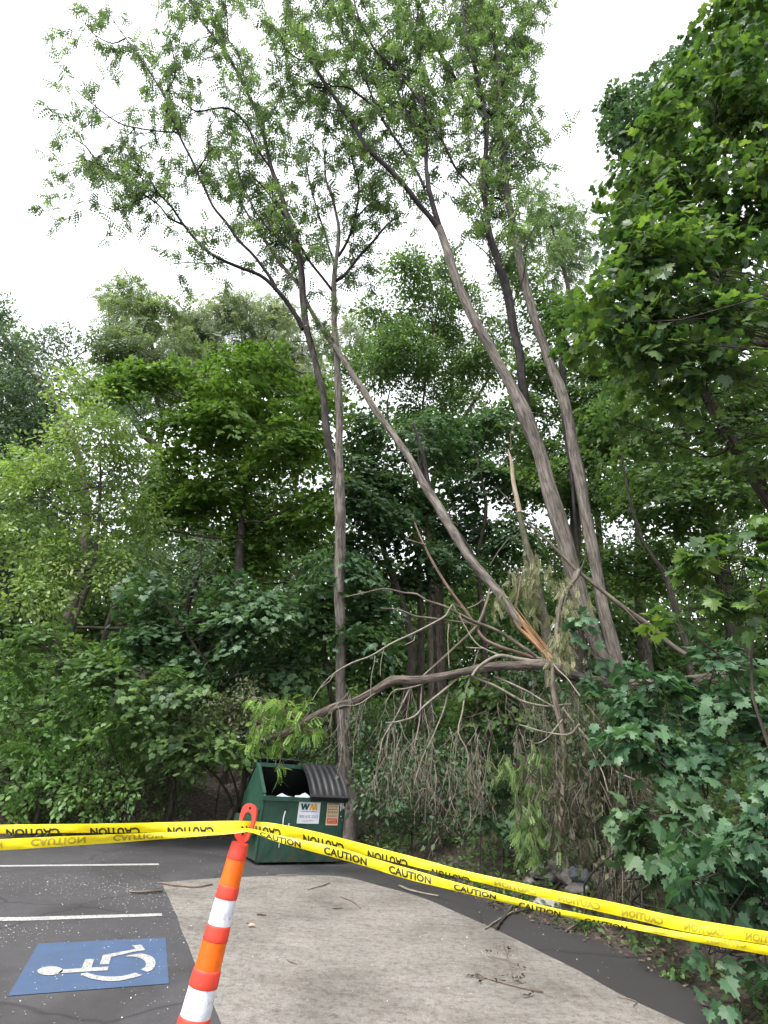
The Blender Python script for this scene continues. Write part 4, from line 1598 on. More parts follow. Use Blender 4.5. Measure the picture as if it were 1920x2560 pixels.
plant('maple_tree', 'dark woodland maple with leaning grey trunk at the right', 'tree',
      [(1640, 1150, 100), (1600, 1290, 90), (1720, 1260, 92), (1540, 1390, 75), (1840, 1210, 105), (1850, 1080, 85), (1660, 1400, 80), (1740, 1050, 70), (1880, 960, 70)], 14.5, 'maple_far', 'maple_mid', size=.17,
      dens=6, per=28, sr=.6, seed=43, group=BG, flat=.9, droop=.45, depth=1.3, thr=-.1,
      trunk=[(1850, 1640, 46), (1825, 1500, 42), (1790, 1380, 38), (1755, 1270, 34), (1722, 1170, 28), (1690, 1040, 18), (1640, 930, 9)])
plant('feathery_tree', 'thin feathery tree behind the right locust crown, against the sky', 'tree',
      [(1375, 560, 62), (1440, 610, 42), (1330, 500, 40), (1400, 660, 50), (1300, 600, 36), (1440, 540, 26)], 28, 'pinnate', 'locust_leaf', size=.5, dens=2.5, per=15, sr=.8, seed=44, group=BG,
      hang=.7, thr=-.1, trunk=[(1450, 900, 12), (1420, 720, 9), (1395, 620, 7), (1365, 520, 3)])

plant('maple_tree', 'tall tree far back in the wood between the right locusts and the right edge', 'tree',
      [(1560, 1000, 90), (1680, 960, 90), (1800, 1020, 90), (1500, 1250, 90), (1620, 1400, 90), (1750, 1380, 90), (1880, 1300, 90), (1900, 1120, 90), (1420, 1400, 80), (1600, 1180, 90), (1740, 1180, 90), (1330, 1330, 70), (1400, 1180, 80), (1470, 1060, 70), (1350, 1080, 60), (1560, 880, 60)], 25, 'diamond', 'maple_mid',
      size=.24, dens=2.6, per=26, sr=.9, seed=45, group=BG, thr=-.3, depth=2, base=(1650, 1900))
plant('maple_tree', 'tall tree far back in the wood behind the fallen limb', 'tree',
      [(1000, 1040, 70), (1150, 1180, 80), (1040, 1300, 90), (1180, 1420, 90), (930, 1440, 80), (1290, 1200, 70), (1270, 1420, 70), (880, 1240, 70), (1250, 900, 60), (1260, 1060, 70), (1180, 980, 70), (1090, 1080, 70), (980, 1160, 60), (1330, 1240, 60), (900, 1120, 50)], 26, 'diamond', 'maple_mid',
      size=.24, dens=2.6, per=26, sr=.9, seed=46, group=BG, thr=-.3, depth=2, base=(1100, 1880))
plant('maple_tree', 'tree far back in the wood behind the bright maple and the yellow-green tree', 'tree',
      [(330, 1200, 90), (450, 1330, 90), (560, 1420, 90), (700, 1400, 80), (250, 1350, 80), (380, 1440, 80), (150, 1120, 80), (60, 1250, 80), (780, 1150, 50), (40, 1480, 80), (780, 1330, 60), (650, 1250, 80), (820, 1420, 60), (560, 1200, 70), (730, 1240, 60), (280, 1060, 60), (200, 1250, 70)], 22, 'diamond', 'oak_leaf',
      size=.24, dens=2.8, per=26, sr=.9, seed=47, group=BG, thr=-.3, depth=2, base=(420, 1850))
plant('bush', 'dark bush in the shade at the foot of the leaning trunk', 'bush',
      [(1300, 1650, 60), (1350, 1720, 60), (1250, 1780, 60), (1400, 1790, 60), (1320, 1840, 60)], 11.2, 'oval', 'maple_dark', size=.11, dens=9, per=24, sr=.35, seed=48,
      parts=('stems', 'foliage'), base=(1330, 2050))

# thin dark trunks standing in the shade, crowns hidden
TR = 'thin trunks in the shade of the wood'
for name, lab, rows, Y, bk in (
        ('woodland_trunk', 'dark upright trunk left of the leaning broken trunk', [(1052, 1720, 17), (1052, 1560, 16), (1047, 1400, 14), (1040, 1290, 12), (1036, 1150, 9), (1028, 1050, 5)], 17.6, 'dark_bark'),
        ('woodland_trunk', 'mossy slimmer trunk just right of the dark upright trunk', [(1078, 1700, 15), (1074, 1560, 14), (1070, 1400, 12), (1064, 1250, 10), (1055, 1120, 7), (1058, 1040, 5)], 17.9, 'grey_bark'),
        ('woodland_trunk', 'pale cut trunk showing above the low maple at the left', [(366, 1640, 15), (373, 1530, 13), (384, 1440, 12)], 14, 'pale_bark'),
        ('woodland_trunk', 'dark thin trunk right of the locust pair, curving upward', [(1720, 1640, 16), (1690, 1530, 15), (1660, 1430, 13), (1610, 1360, 10), (1570, 1230, 7), (1550, 1100, 4), (1545, 1020, 2)], 12.5, 'dark_bark')):
    p = pixline(rows, Y, Y)
    g = ground_h(p[0][0], p[0][1]) - .1
    if p[0][2] > g: p = np.vstack([[p[0][0], p[0][1], g, p[0][3] * 1.1], p])
    st = spline(p, .3)
    b = MB()
    b.tube(st[:, :3], st[:, 3], 10, .1, 3)
    b.build(name, M[bk], None, label=lab, cat='tree trunk', group=TR)

# ------------------------------------------------------------------ bushes along the edge of the lot
FILL[:] = [1.9, 1.2]
BS = 'bushes along the left edge of the lot'
plant('bush', 'broad light green bush at the left edge, below the slanting trunk', 'bush',
      [(120, 1710, 80), (30, 1790, 85), (215, 1740, 62), (-60, 1720, 80), (120, 1830, 70)], 10.9, 'oval', 'light_green', size=.13, dens=9, per=36, sr=.36, seed=51, group=BS,
      flat=.7, parts=('stems', 'foliage'), base=(90, 2060), thr=.1)
plant('bush', 'green bush hanging over the tape at the left corner', 'bush',
      [(50, 1930, 75), (-40, 1990, 75), (130, 1950, 60), (40, 2030, 50), (-100, 1900, 80)], 10.9, 'oval', 'light_green', size=.115, dens=9, per=34, sr=.32, seed=52, group=BS, flat=.6,
      parts=('stems', 'foliage'), base=(60, 2085), thr=.1)
plant('bush', 'bush of small bright leaves, second from the left above the tape', 'bush',
      [(250, 1900, 70), (190, 1990, 55), (310, 1970, 52), (270, 1830, 55), (230, 2035, 36)], 10.9, 'oval', 'light_green', size=.10, dens=10, per=36, sr=.3, seed=53, group=BS, flat=.6,
      parts=('stems', 'foliage'), base=(250, 2075), thr=.1)
plant('bush', 'dark bush under the low maple, above the bare bank', 'bush',
      [(400, 1815, 58), (340, 1890, 46), (430, 1875, 44), (320, 1790, 55), (480, 1800, 40), (345, 1955, 40), (410, 1930, 36), (290, 1985, 36)], 11.4, 'oval', 'maple_mid', size=.12, dens=9, per=34, sr=.32, seed=54, group=BS, flat=.6,
      parts=('stems', 'foliage'), base=(395, 2030), thr=.1)
plant('bush', 'small leafed bush touching the dumpster\'s left side', 'bush',
      [(565, 1895, 42), (515, 1915, 32), (600, 1870, 34), (540, 1850, 40)], 11.0, 'oval', 'light_green', size=.10, dens=12, per=32, sr=.28, seed=55, group=BS, flat=.6,
      parts=('stems', 'foliage'), base=(560, 2040), thr=.1)
plant('bush', 'bush closing the view behind the left-hand bushes, under the slanting trunk', 'bush',
      [(60, 1700, 70), (170, 1780, 70), (280, 1760, 66), (100, 1880, 66), (220, 1930, 60), (340, 1850, 60), (0, 1950, 60), (310, 1650, 60)], 12.6, 'maple_far', 'light_green', size=.14, dens=7, per=30, sr=.42, seed=59, group=BS,
      flat=.95, parts=('stems', 'foliage'), base=(180, 2040), thr=-.2, tw=.02)
plant('bush', 'bush closing the view between the low maple and the dumpster', 'bush',
      [(430, 1780, 60), (520, 1700, 60), (620, 1760, 56), (480, 1880, 50), (650, 1850, 50), (700, 1720, 50), (740, 1820, 44), (580, 1830, 50)], 12.8, 'maple_far', 'maple_mid', size=.14, dens=7, per=30, sr=.42, seed=60, group=BS,
      flat=.95, parts=('stems', 'foliage'), base=(540, 2030), thr=-.2, tw=.02)
plant('honeysuckle_bush', 'bush of small pale glossy leaves behind and left of the dumpster', 'bush',
      [(575, 1775, 58), (535, 1745, 42), (610, 1820, 46), (560, 1835, 46), (620, 1740, 36)], 11.2, 'oval', 'privet_leaf', size=.085, dens=17, per=30, sr=.3, seed=56, group=BS, flat=.35,
      parts=('stems', 'foliage'), base=(575, 2020), thr=-.15)
plant('maple_sapling', 'broad-leaved maple branches cascading over the bushes at the left', 'sapling',
      [(300, 1700, 50), (380, 1740, 46), (240, 1660, 46), (440, 1700, 46), (330, 1780, 40), (180, 1620, 46), (500, 1740, 36), (90, 1600, 50), (20, 1640, 50)], 10.4, 'maple', 'maple_mid', size=.135, dens=8, per=28, sr=.46, seed=57, group=BS,
      flat=1.05, droop=.55, thr=-.05, parts=('stems', 'foliage'), base=(330, 2040))
plant('maple_sapling', 'small maple sapling leaning over the bank between the bushes and the dumpster', 'sapling',
      [(470, 1860, 40), (520, 1880, 36), (430, 1840, 36), (480, 1895, 28), (560, 1850, 26)], 10.6, 'maple', 'maple_mid', size=.13, dens=12, per=18, sr=.34, seed=58, group=BS,
      flat=1.05, droop=.5, thr=-.05, parts=('stems', 'foliage'), base=(520, 2050))
CS = 'saplings and bushes under the fallen limb'
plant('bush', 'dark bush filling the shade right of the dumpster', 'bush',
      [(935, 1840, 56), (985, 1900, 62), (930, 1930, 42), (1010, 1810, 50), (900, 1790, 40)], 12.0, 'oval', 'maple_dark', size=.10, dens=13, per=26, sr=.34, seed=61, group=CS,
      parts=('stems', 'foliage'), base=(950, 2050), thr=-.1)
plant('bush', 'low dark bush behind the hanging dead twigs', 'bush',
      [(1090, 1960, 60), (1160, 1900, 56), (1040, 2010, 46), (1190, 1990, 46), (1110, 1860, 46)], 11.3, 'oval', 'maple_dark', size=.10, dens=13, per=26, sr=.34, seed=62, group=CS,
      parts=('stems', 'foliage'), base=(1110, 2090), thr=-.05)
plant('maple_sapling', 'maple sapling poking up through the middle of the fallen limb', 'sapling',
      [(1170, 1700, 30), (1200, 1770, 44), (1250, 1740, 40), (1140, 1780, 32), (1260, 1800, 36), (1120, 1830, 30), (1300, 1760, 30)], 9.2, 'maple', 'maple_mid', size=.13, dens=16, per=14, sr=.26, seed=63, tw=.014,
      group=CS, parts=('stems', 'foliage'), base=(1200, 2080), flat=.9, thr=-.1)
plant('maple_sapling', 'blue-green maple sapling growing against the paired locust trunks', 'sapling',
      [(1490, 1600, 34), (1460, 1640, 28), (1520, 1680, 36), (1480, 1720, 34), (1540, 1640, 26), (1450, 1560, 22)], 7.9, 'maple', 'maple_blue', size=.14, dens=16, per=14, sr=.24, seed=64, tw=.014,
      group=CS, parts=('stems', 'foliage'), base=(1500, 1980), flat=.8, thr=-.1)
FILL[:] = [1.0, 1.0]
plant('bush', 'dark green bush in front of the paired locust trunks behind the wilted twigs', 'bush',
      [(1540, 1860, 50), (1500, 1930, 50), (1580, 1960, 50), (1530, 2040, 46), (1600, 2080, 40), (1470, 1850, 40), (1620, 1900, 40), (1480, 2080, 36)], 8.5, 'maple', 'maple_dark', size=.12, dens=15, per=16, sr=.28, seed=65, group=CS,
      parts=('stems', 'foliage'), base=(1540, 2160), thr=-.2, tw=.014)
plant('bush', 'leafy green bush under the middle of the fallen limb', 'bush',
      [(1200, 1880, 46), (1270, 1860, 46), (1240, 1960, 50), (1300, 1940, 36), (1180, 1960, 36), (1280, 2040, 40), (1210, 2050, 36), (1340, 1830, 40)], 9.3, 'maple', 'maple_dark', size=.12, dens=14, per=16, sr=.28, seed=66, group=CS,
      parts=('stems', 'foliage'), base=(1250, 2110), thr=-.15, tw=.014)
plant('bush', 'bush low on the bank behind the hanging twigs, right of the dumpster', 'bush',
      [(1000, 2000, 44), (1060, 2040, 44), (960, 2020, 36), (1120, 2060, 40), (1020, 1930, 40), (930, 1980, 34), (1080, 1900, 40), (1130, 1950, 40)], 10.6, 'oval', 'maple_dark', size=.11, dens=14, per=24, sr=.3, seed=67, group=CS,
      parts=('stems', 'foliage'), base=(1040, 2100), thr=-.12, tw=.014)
WD = 'low weeds along the asphalt edge'
for i, (lab, rows, Y, mt, lf, sz) in enumerate((
        ('low weed clump at the asphalt edge straight right of the dumpster', [(1060, 2110, 26), (1020, 2130, 18), (1100, 2125, 20)], None, 'light_green', 'oval', .07),
        ('leafy weed clump left of the grey rocks', [(1170, 2120, 34), (1215, 2150, 26), (1130, 2100, 24), (1190, 2080, 24)], None, 'light_green', 'oval', .075),
        ('weeds poking up below the tape right of the rocks', [(1600, 2300, 26), (1560, 2330, 20), (1640, 2340, 22)], None, 'maple_mid', 'oval', .06),
        ('trailing weed clump at the lower right corner of the asphalt', [(1840, 2470, 34), (1780, 2440, 24), (1890, 2490, 30)], None, 'yellow_green', 'oval', .06),
        ('short weeds on the bank left of the dumpster under the tape', [(420, 2075, 22), (360, 2088, 20), (480, 2080, 18), (300, 2070, 24)], None, 'light_green', 'oval', .06),
        ('tuft of weeds on the verge under the lower right maple sapling', [(1740, 2440, 30), (1700, 2420, 24), (1790, 2480, 26)], None, 'light_green', 'oval', .07),
        ('tangle of weeds at the very bottom right corner', [(1880, 2530, 40), (1910, 2470, 36), (1840, 2520, 28)], None, 'maple_mid', 'oval', .07),
        ('small weed tuft below the pale concrete lump', [(1480, 2320, 18), (1450, 2300, 15), (1510, 2335, 15)], None, 'light_green', 'oval', .05),
        ('weeds at the far left foot of the bank', [(120, 2068, 26), (40, 2075, 26), (200, 2078, 20)], None, 'maple_mid', 'oval', .06))):
    g0 = G(rows[0][0], rows[0][1] + rows[0][2], 0)
    plant('weed', lab, 'weed', rows, float(g0[1]) + .25, lf, mt, size=sz, dens=60, per=14, sr=.1, seed=70 + i, group=WD, parts=('stems', 'foliage'), flat=.8, twigs=6, tw=.005)

# ------------------------------------------------------------------ near maple on the right
FILL[:] = [1.7, 1.25]
NM = 'maples at the right of the lot'


def near_limbs(rows_list, Y):
    def fn(wb, rng):
        for rows in rows_list:
            p = pixline(rows, Y, Y + .6)
            s = spline(p, .12)
            wb.tube(s[:, :3], s[:, 3], 7, .05, 2, cap=False)
    return fn


plant('maple_tree', 'big maple whose large bright leaves overhang the upper right', 'tree',
      [(1760, 250, 125), (1860, 130, 120), (1700, 420, 125), (1860, 470, 135), (1640, 330, 55), (1590, 560, 78), (1740, 650, 115), (1530, 770, 62), (1640, 820, 80), (1790, 850, 85),
       (1870, 700, 90), (1910, 280, 110), (1570, 470, 52), (1660, 560, 80), (1480, 850, 34), (1490, 745, 46), (1455, 815, 32), (1560, 690, 55), (1600, 780, 60), (1530, 850, 50), (1680, 900, 56), (1590, 900, 46), (1760, 940, 56), (1960, 500, 120), (1960, 150, 120), (1620, 700, 70), (1700, 940, 50)], 5.6, 'maple', 'maple_near', size=.155, dens=15, per=11, sr=.34,
      seed=81, group=NM, flat=.75, droop=.3, hang=.55, depth=.5, thr=-.3, inner=.3, bark='dark_bark', twigs=5, limb_r=.016,
      trunk=[(2350, 1900, 190), (2300, 1400, 170), (2240, 1000, 150), (2150, 700, 110), (2060, 500, 70), (1960, 380, 40)],
      extra=near_limbs([[(2080, 480, 34), (1900, 452, 14), (1800, 440, 11), (1700, 428, 9), (1600, 412, 5), (1540, 400, 3)],
                        [(2230, 900, 60), (1960, 760, 34), (1870, 730, 26), (1800, 690, 14), (1720, 660, 8)],
                        [(1900, 452, 9), (1875, 350, 7), (1850, 260, 4)], [(1700, 660, 8), (1600, 690, 6), (1520, 720, 3)],
                        [(2230, 950, 50), (1960, 860, 24), (1820, 880, 12), (1680, 910, 6), (1580, 960, 3)]], 5.6))
plant('maple_tree', 'farther dark maple crown against the sky behind the large bright leaves', 'tree',
      [(1590, 250, 62), (1650, 190, 52), (1560, 340, 44), (1720, 130, 62), (1850, 60, 75), (1620, 330, 62), (1540, 270, 30), (1930, 10, 70), (1560, 520, 34), (1700, 300, 80)], 9.5, 'maple_far', 'maple_dark', size=.15, dens=12,
      per=20, sr=.4, seed=82, group=NM, flat=.7, depth=.5, thr=-.2, base=(2300, 1900))
plant('maple_tree', 'mid-distance maple below the overhanging large leaves, crossed by dark limbs', 'tree',
      [(1560, 700, 60), (1650, 760, 70), (1760, 820, 70), (1870, 780, 80), (1600, 900, 66), (1720, 960, 72), (1840, 960, 80), (1900, 1080, 80), (1660, 1060, 60), (1780, 1090, 66), (1560, 1010, 50), (1500, 880, 46), (1860, 1200, 66), (1540, 600, 50)],
      8.6, 'maple_far', 'maple_mid', size=.15, dens=7.5, per=18, sr=.42, seed=87, group=NM, flat=.9, droop=.4, depth=.6, thr=-.12, base=(2150, 1900))
plant('maple_branch', 'bright maple sapling reaching in from the right edge at mid height', 'sapling',
      [(1780, 1395, 62), (1880, 1370, 80), (1850, 1480, 74), (1720, 1420, 34), (1910, 1540, 60), (1800, 1520, 36), (1700, 1530, 28)], 4.7, 'maple', 'maple_near', size=.135, dens=22, per=7, sr=.2, seed=83, group=NM,
      flat=1.0, droop=.4, hang=.5, depth=.25, thr=-.1, base=(2120, 2300), parts=('stems', 'foliage'), tw=.02)
plant('maple_sapling', 'blue-green maple sapling with broad leaves right of the locust trunks', 'sapling',
      [(1620, 1690, 46), (1710, 1720, 60), (1590, 1800, 50), (1700, 1820, 70), (1820, 1770, 80), (1850, 1660, 50), (1560, 1740, 34), (1780, 1640, 34), (1900, 1850, 70), (1660, 1880, 46), (1540, 1850, 30), (1760, 1900, 56)], 6.2, 'maple',
      'maple_blue', size=.128, dens=20, per=14, sr=.26, seed=84, group=NM, flat=1.0, droop=.4, hang=.55, depth=.3, thr=-.2, base=(1850, 2260), parts=('stems', 'foliage'), tw=.02)
plant('maple_sapling', 'nearest blue-green maple sapling hanging over the tape at the lower right', 'sapling',
      [(1870, 2080, 74), (1790, 2170, 66), (1880, 2230, 80), (1820, 2330, 56), (1740, 2110, 46), (1950, 2150, 80), (1900, 2010, 56), (1760, 2250, 46), (1700, 2190, 30), (1780, 2420, 26), (1900, 2350, 46), (1930, 2440, 36)], 4.6, 'maple',
      'maple_blue', size=.112, dens=27, per=12, sr=.2, seed=85, group=NM, flat=.85, droop=.35, hang=.8, depth=.25, thr=-.2, base=(1960, 2420), parts=('stems', 'foliage'), tw=.018)
plant('maple_sapling', 'shaded maple sapling between the dead branches and the right-hand maples', 'sapling',
      [(1620, 2090, 46), (1680, 2020, 46), (1600, 2010, 36), (1660, 2150, 40), (1720, 2000, 40), (1590, 2160, 26)], 5.6, 'maple', 'maple_dark', size=.15, dens=20, per=8, sr=.22, seed=86, group=NM, flat=.8, hang=.7,
      depth=.25, thr=-.15, base=(1660, 2290), parts=('stems', 'foliage'), tw=.014)

# ------------------------------------------------------------------ the locusts
def z6(x, y): return 1220 + x / 2.37, 600 + y / 2.37


def zt(x, y): return 600 + x / 2.0232, y / 2.0232


def zl(x, y): return x / 1.728, y / 1.728


def cv(fn, rows): return [(*fn(r[0], r[1]), r[2]) for r in rows]


def hero_tree(name, label, stems, y_of, base_px, seed, group, bark='locust_bark', leafmat='locust_leaf', tl=1.0, every=.42, size=.30, rmax=.085, templ='pinnate', parts='limb', up=.35, per=.075, bigr=.11, split=None, grounded=True):
    """stems: list of (pixel rows, leafy start 0..1 or None); distance from the camera by height in the picture"""
    rng = np.random.default_rng(seed)
    lines = []
    for rows, leafy in stems:
        out = []
        for r in rows:
            p = W(r[0], r[1], y_of(r[1]) + (r[3] if len(r) > 3 else 0))
            out.append([*p, max(.405 * r[2] * m_per_px(p), .004)])
        lines.append((np.array(out), leafy))
    b0 = lines[0][0][0].copy()
    g = ground_h(b0[0], b0[1]) - .15
    if b0[2] > g and grounded:
        lines[0] = (np.vstack([[b0[0], b0[1], g, b0[3] * 1.3], lines[0][0]]), lines[0][1])
    root = empty(name, lines[0][0][0, :3], label, 'tree', group)
    if split:  # upper stem split off to take the bark with backlight in its colour
        ln, lf = lines[0]
        k = int(np.argmax([proj(q[:3])[1] < split for q in ln]))
        lines[0] = (ln[:k + 1], None)
        up_ = ln[k:].copy()
        lines.append((up_, max(0.0, lf - .3) if lf is not None else None))
    wood, leaf = MB(), MB()
    for i, (ln, leafy) in enumerate(lines):
        st = spline(ln, .16 if i == 0 else .2)
        st[:, :3] += np.stack([wobble(st[:, :3], 1.1, i + k * 3) for k in range(3)], -1) * .025
        b = MB()
        b.tube(st[:, :3], st[:, 3], 22 if st[0, 3] > .1 else 9, .10 if st[0, 3] > .1 else .08, seed + i)
        b.build('trunk' if i == 0 else parts, M[bark if i == 0 else ('backlit_stem_bark' if st[0, 3] > .085 else 'backlit_branch_bark')], root)
        if leafy is not None:
            pinnate_twigs(wood, leaf, rng, ln, every, tl, templ, size, leafy, .7, up, per, r_max=rmax, side=np.array([0, .45, 0]))
    wood.build('twigs', M['dark_bark'], root)
    leaf.build('foliage', M[leafmat], root)
    return root


def lin(ya, da, yb, db):
    return lambda y: da + (db - da) * (y - ya) / (yb - ya)


LG = 'tall locust trees leaning over the lot'
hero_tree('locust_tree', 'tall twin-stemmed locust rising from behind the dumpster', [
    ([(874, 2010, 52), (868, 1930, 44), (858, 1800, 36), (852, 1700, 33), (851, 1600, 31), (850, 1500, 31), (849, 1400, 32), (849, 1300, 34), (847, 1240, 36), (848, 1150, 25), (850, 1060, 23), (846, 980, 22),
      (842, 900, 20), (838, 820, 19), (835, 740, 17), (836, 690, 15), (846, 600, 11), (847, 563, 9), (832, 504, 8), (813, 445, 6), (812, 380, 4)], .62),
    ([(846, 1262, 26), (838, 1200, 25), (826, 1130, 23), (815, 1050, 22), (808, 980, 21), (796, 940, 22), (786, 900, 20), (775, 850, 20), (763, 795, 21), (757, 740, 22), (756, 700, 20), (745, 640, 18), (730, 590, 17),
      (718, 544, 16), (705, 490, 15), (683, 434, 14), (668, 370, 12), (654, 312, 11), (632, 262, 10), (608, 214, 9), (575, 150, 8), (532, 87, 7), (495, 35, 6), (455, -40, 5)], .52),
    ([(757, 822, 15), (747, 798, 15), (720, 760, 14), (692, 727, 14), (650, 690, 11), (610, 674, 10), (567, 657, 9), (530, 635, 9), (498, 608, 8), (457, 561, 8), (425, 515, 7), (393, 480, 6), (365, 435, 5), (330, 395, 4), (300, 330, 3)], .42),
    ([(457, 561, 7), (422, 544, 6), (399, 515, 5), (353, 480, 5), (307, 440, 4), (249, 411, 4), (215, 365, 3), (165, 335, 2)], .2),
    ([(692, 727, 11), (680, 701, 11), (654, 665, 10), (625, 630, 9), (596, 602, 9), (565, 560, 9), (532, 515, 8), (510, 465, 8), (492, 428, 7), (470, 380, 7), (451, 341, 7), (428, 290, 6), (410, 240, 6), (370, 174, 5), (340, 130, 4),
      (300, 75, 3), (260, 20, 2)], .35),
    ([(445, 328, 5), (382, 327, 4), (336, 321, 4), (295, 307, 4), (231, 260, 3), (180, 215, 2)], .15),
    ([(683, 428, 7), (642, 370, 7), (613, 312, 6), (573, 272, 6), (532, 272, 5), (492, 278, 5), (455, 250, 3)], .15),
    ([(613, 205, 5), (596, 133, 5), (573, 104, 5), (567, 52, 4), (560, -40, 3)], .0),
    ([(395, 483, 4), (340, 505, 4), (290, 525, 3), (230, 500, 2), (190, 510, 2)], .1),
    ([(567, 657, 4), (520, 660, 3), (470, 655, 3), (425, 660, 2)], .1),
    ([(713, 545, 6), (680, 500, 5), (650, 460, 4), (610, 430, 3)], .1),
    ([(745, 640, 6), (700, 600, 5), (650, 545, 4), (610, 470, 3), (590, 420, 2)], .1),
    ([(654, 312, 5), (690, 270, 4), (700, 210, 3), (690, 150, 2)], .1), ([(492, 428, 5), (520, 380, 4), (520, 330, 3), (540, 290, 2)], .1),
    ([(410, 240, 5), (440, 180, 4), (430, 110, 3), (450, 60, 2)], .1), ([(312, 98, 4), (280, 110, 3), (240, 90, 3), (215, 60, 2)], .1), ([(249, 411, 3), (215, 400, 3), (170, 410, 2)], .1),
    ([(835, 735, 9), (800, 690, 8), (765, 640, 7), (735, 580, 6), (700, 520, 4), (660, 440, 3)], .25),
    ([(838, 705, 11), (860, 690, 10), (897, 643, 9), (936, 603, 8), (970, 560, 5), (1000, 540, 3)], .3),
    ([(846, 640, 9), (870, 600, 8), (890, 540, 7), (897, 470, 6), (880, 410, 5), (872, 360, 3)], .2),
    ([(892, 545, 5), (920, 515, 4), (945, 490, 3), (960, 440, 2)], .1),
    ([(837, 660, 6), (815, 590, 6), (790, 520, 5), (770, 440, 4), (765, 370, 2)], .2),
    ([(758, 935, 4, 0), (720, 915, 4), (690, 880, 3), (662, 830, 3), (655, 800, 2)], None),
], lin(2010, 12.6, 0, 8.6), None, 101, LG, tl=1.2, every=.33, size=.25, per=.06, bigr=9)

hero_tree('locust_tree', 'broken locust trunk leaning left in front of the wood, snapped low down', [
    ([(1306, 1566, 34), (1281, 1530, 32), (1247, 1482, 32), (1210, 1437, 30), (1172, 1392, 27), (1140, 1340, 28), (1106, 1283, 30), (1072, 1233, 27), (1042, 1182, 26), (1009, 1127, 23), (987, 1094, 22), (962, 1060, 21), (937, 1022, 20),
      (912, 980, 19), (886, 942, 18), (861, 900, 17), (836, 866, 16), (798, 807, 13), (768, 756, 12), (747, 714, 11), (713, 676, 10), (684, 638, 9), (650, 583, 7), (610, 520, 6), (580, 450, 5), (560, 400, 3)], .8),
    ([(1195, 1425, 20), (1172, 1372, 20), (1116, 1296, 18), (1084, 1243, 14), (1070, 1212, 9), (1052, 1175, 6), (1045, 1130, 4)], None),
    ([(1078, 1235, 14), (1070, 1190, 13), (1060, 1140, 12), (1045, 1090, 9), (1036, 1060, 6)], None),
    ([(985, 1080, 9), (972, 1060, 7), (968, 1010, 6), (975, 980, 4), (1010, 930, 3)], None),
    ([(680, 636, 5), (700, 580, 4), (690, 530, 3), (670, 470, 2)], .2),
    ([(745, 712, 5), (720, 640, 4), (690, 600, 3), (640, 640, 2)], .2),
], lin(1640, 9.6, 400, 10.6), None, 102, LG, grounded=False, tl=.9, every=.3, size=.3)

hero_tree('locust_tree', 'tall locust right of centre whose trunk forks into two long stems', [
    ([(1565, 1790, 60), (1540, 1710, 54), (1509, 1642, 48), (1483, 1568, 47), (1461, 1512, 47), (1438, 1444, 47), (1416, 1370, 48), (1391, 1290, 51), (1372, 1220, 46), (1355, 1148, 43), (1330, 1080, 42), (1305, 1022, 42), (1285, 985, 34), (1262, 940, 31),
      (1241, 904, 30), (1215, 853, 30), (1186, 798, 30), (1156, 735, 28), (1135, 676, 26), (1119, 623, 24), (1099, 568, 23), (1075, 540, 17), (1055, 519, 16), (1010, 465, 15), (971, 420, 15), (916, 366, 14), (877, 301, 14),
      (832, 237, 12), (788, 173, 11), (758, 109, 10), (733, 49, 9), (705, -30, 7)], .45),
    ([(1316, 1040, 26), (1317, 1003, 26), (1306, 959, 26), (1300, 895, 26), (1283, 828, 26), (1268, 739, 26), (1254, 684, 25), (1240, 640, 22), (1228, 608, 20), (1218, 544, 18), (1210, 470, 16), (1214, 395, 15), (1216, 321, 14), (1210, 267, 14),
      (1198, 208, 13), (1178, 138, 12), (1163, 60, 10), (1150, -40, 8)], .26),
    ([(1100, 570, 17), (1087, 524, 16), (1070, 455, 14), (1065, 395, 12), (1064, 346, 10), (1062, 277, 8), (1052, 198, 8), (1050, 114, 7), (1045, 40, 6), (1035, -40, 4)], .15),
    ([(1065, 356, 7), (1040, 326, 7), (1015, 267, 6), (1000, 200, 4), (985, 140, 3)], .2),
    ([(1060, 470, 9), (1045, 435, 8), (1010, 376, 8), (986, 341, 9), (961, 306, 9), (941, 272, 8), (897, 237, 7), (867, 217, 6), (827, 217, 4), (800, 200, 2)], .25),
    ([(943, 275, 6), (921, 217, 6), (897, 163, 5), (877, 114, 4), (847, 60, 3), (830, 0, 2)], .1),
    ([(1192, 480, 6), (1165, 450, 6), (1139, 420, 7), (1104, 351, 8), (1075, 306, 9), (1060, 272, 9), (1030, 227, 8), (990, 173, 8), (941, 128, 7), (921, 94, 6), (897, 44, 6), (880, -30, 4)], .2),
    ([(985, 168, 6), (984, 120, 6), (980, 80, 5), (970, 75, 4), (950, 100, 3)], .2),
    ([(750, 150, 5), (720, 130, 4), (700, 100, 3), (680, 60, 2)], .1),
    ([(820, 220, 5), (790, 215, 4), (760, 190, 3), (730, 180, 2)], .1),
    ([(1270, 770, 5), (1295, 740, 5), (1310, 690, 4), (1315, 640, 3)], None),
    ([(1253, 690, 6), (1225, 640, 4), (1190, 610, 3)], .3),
], lin(1790, 9.4, 0, 7.9), None, 103, LG, split=600, tl=1.3, every=.27, size=.255, per=.06, rmax=.14)

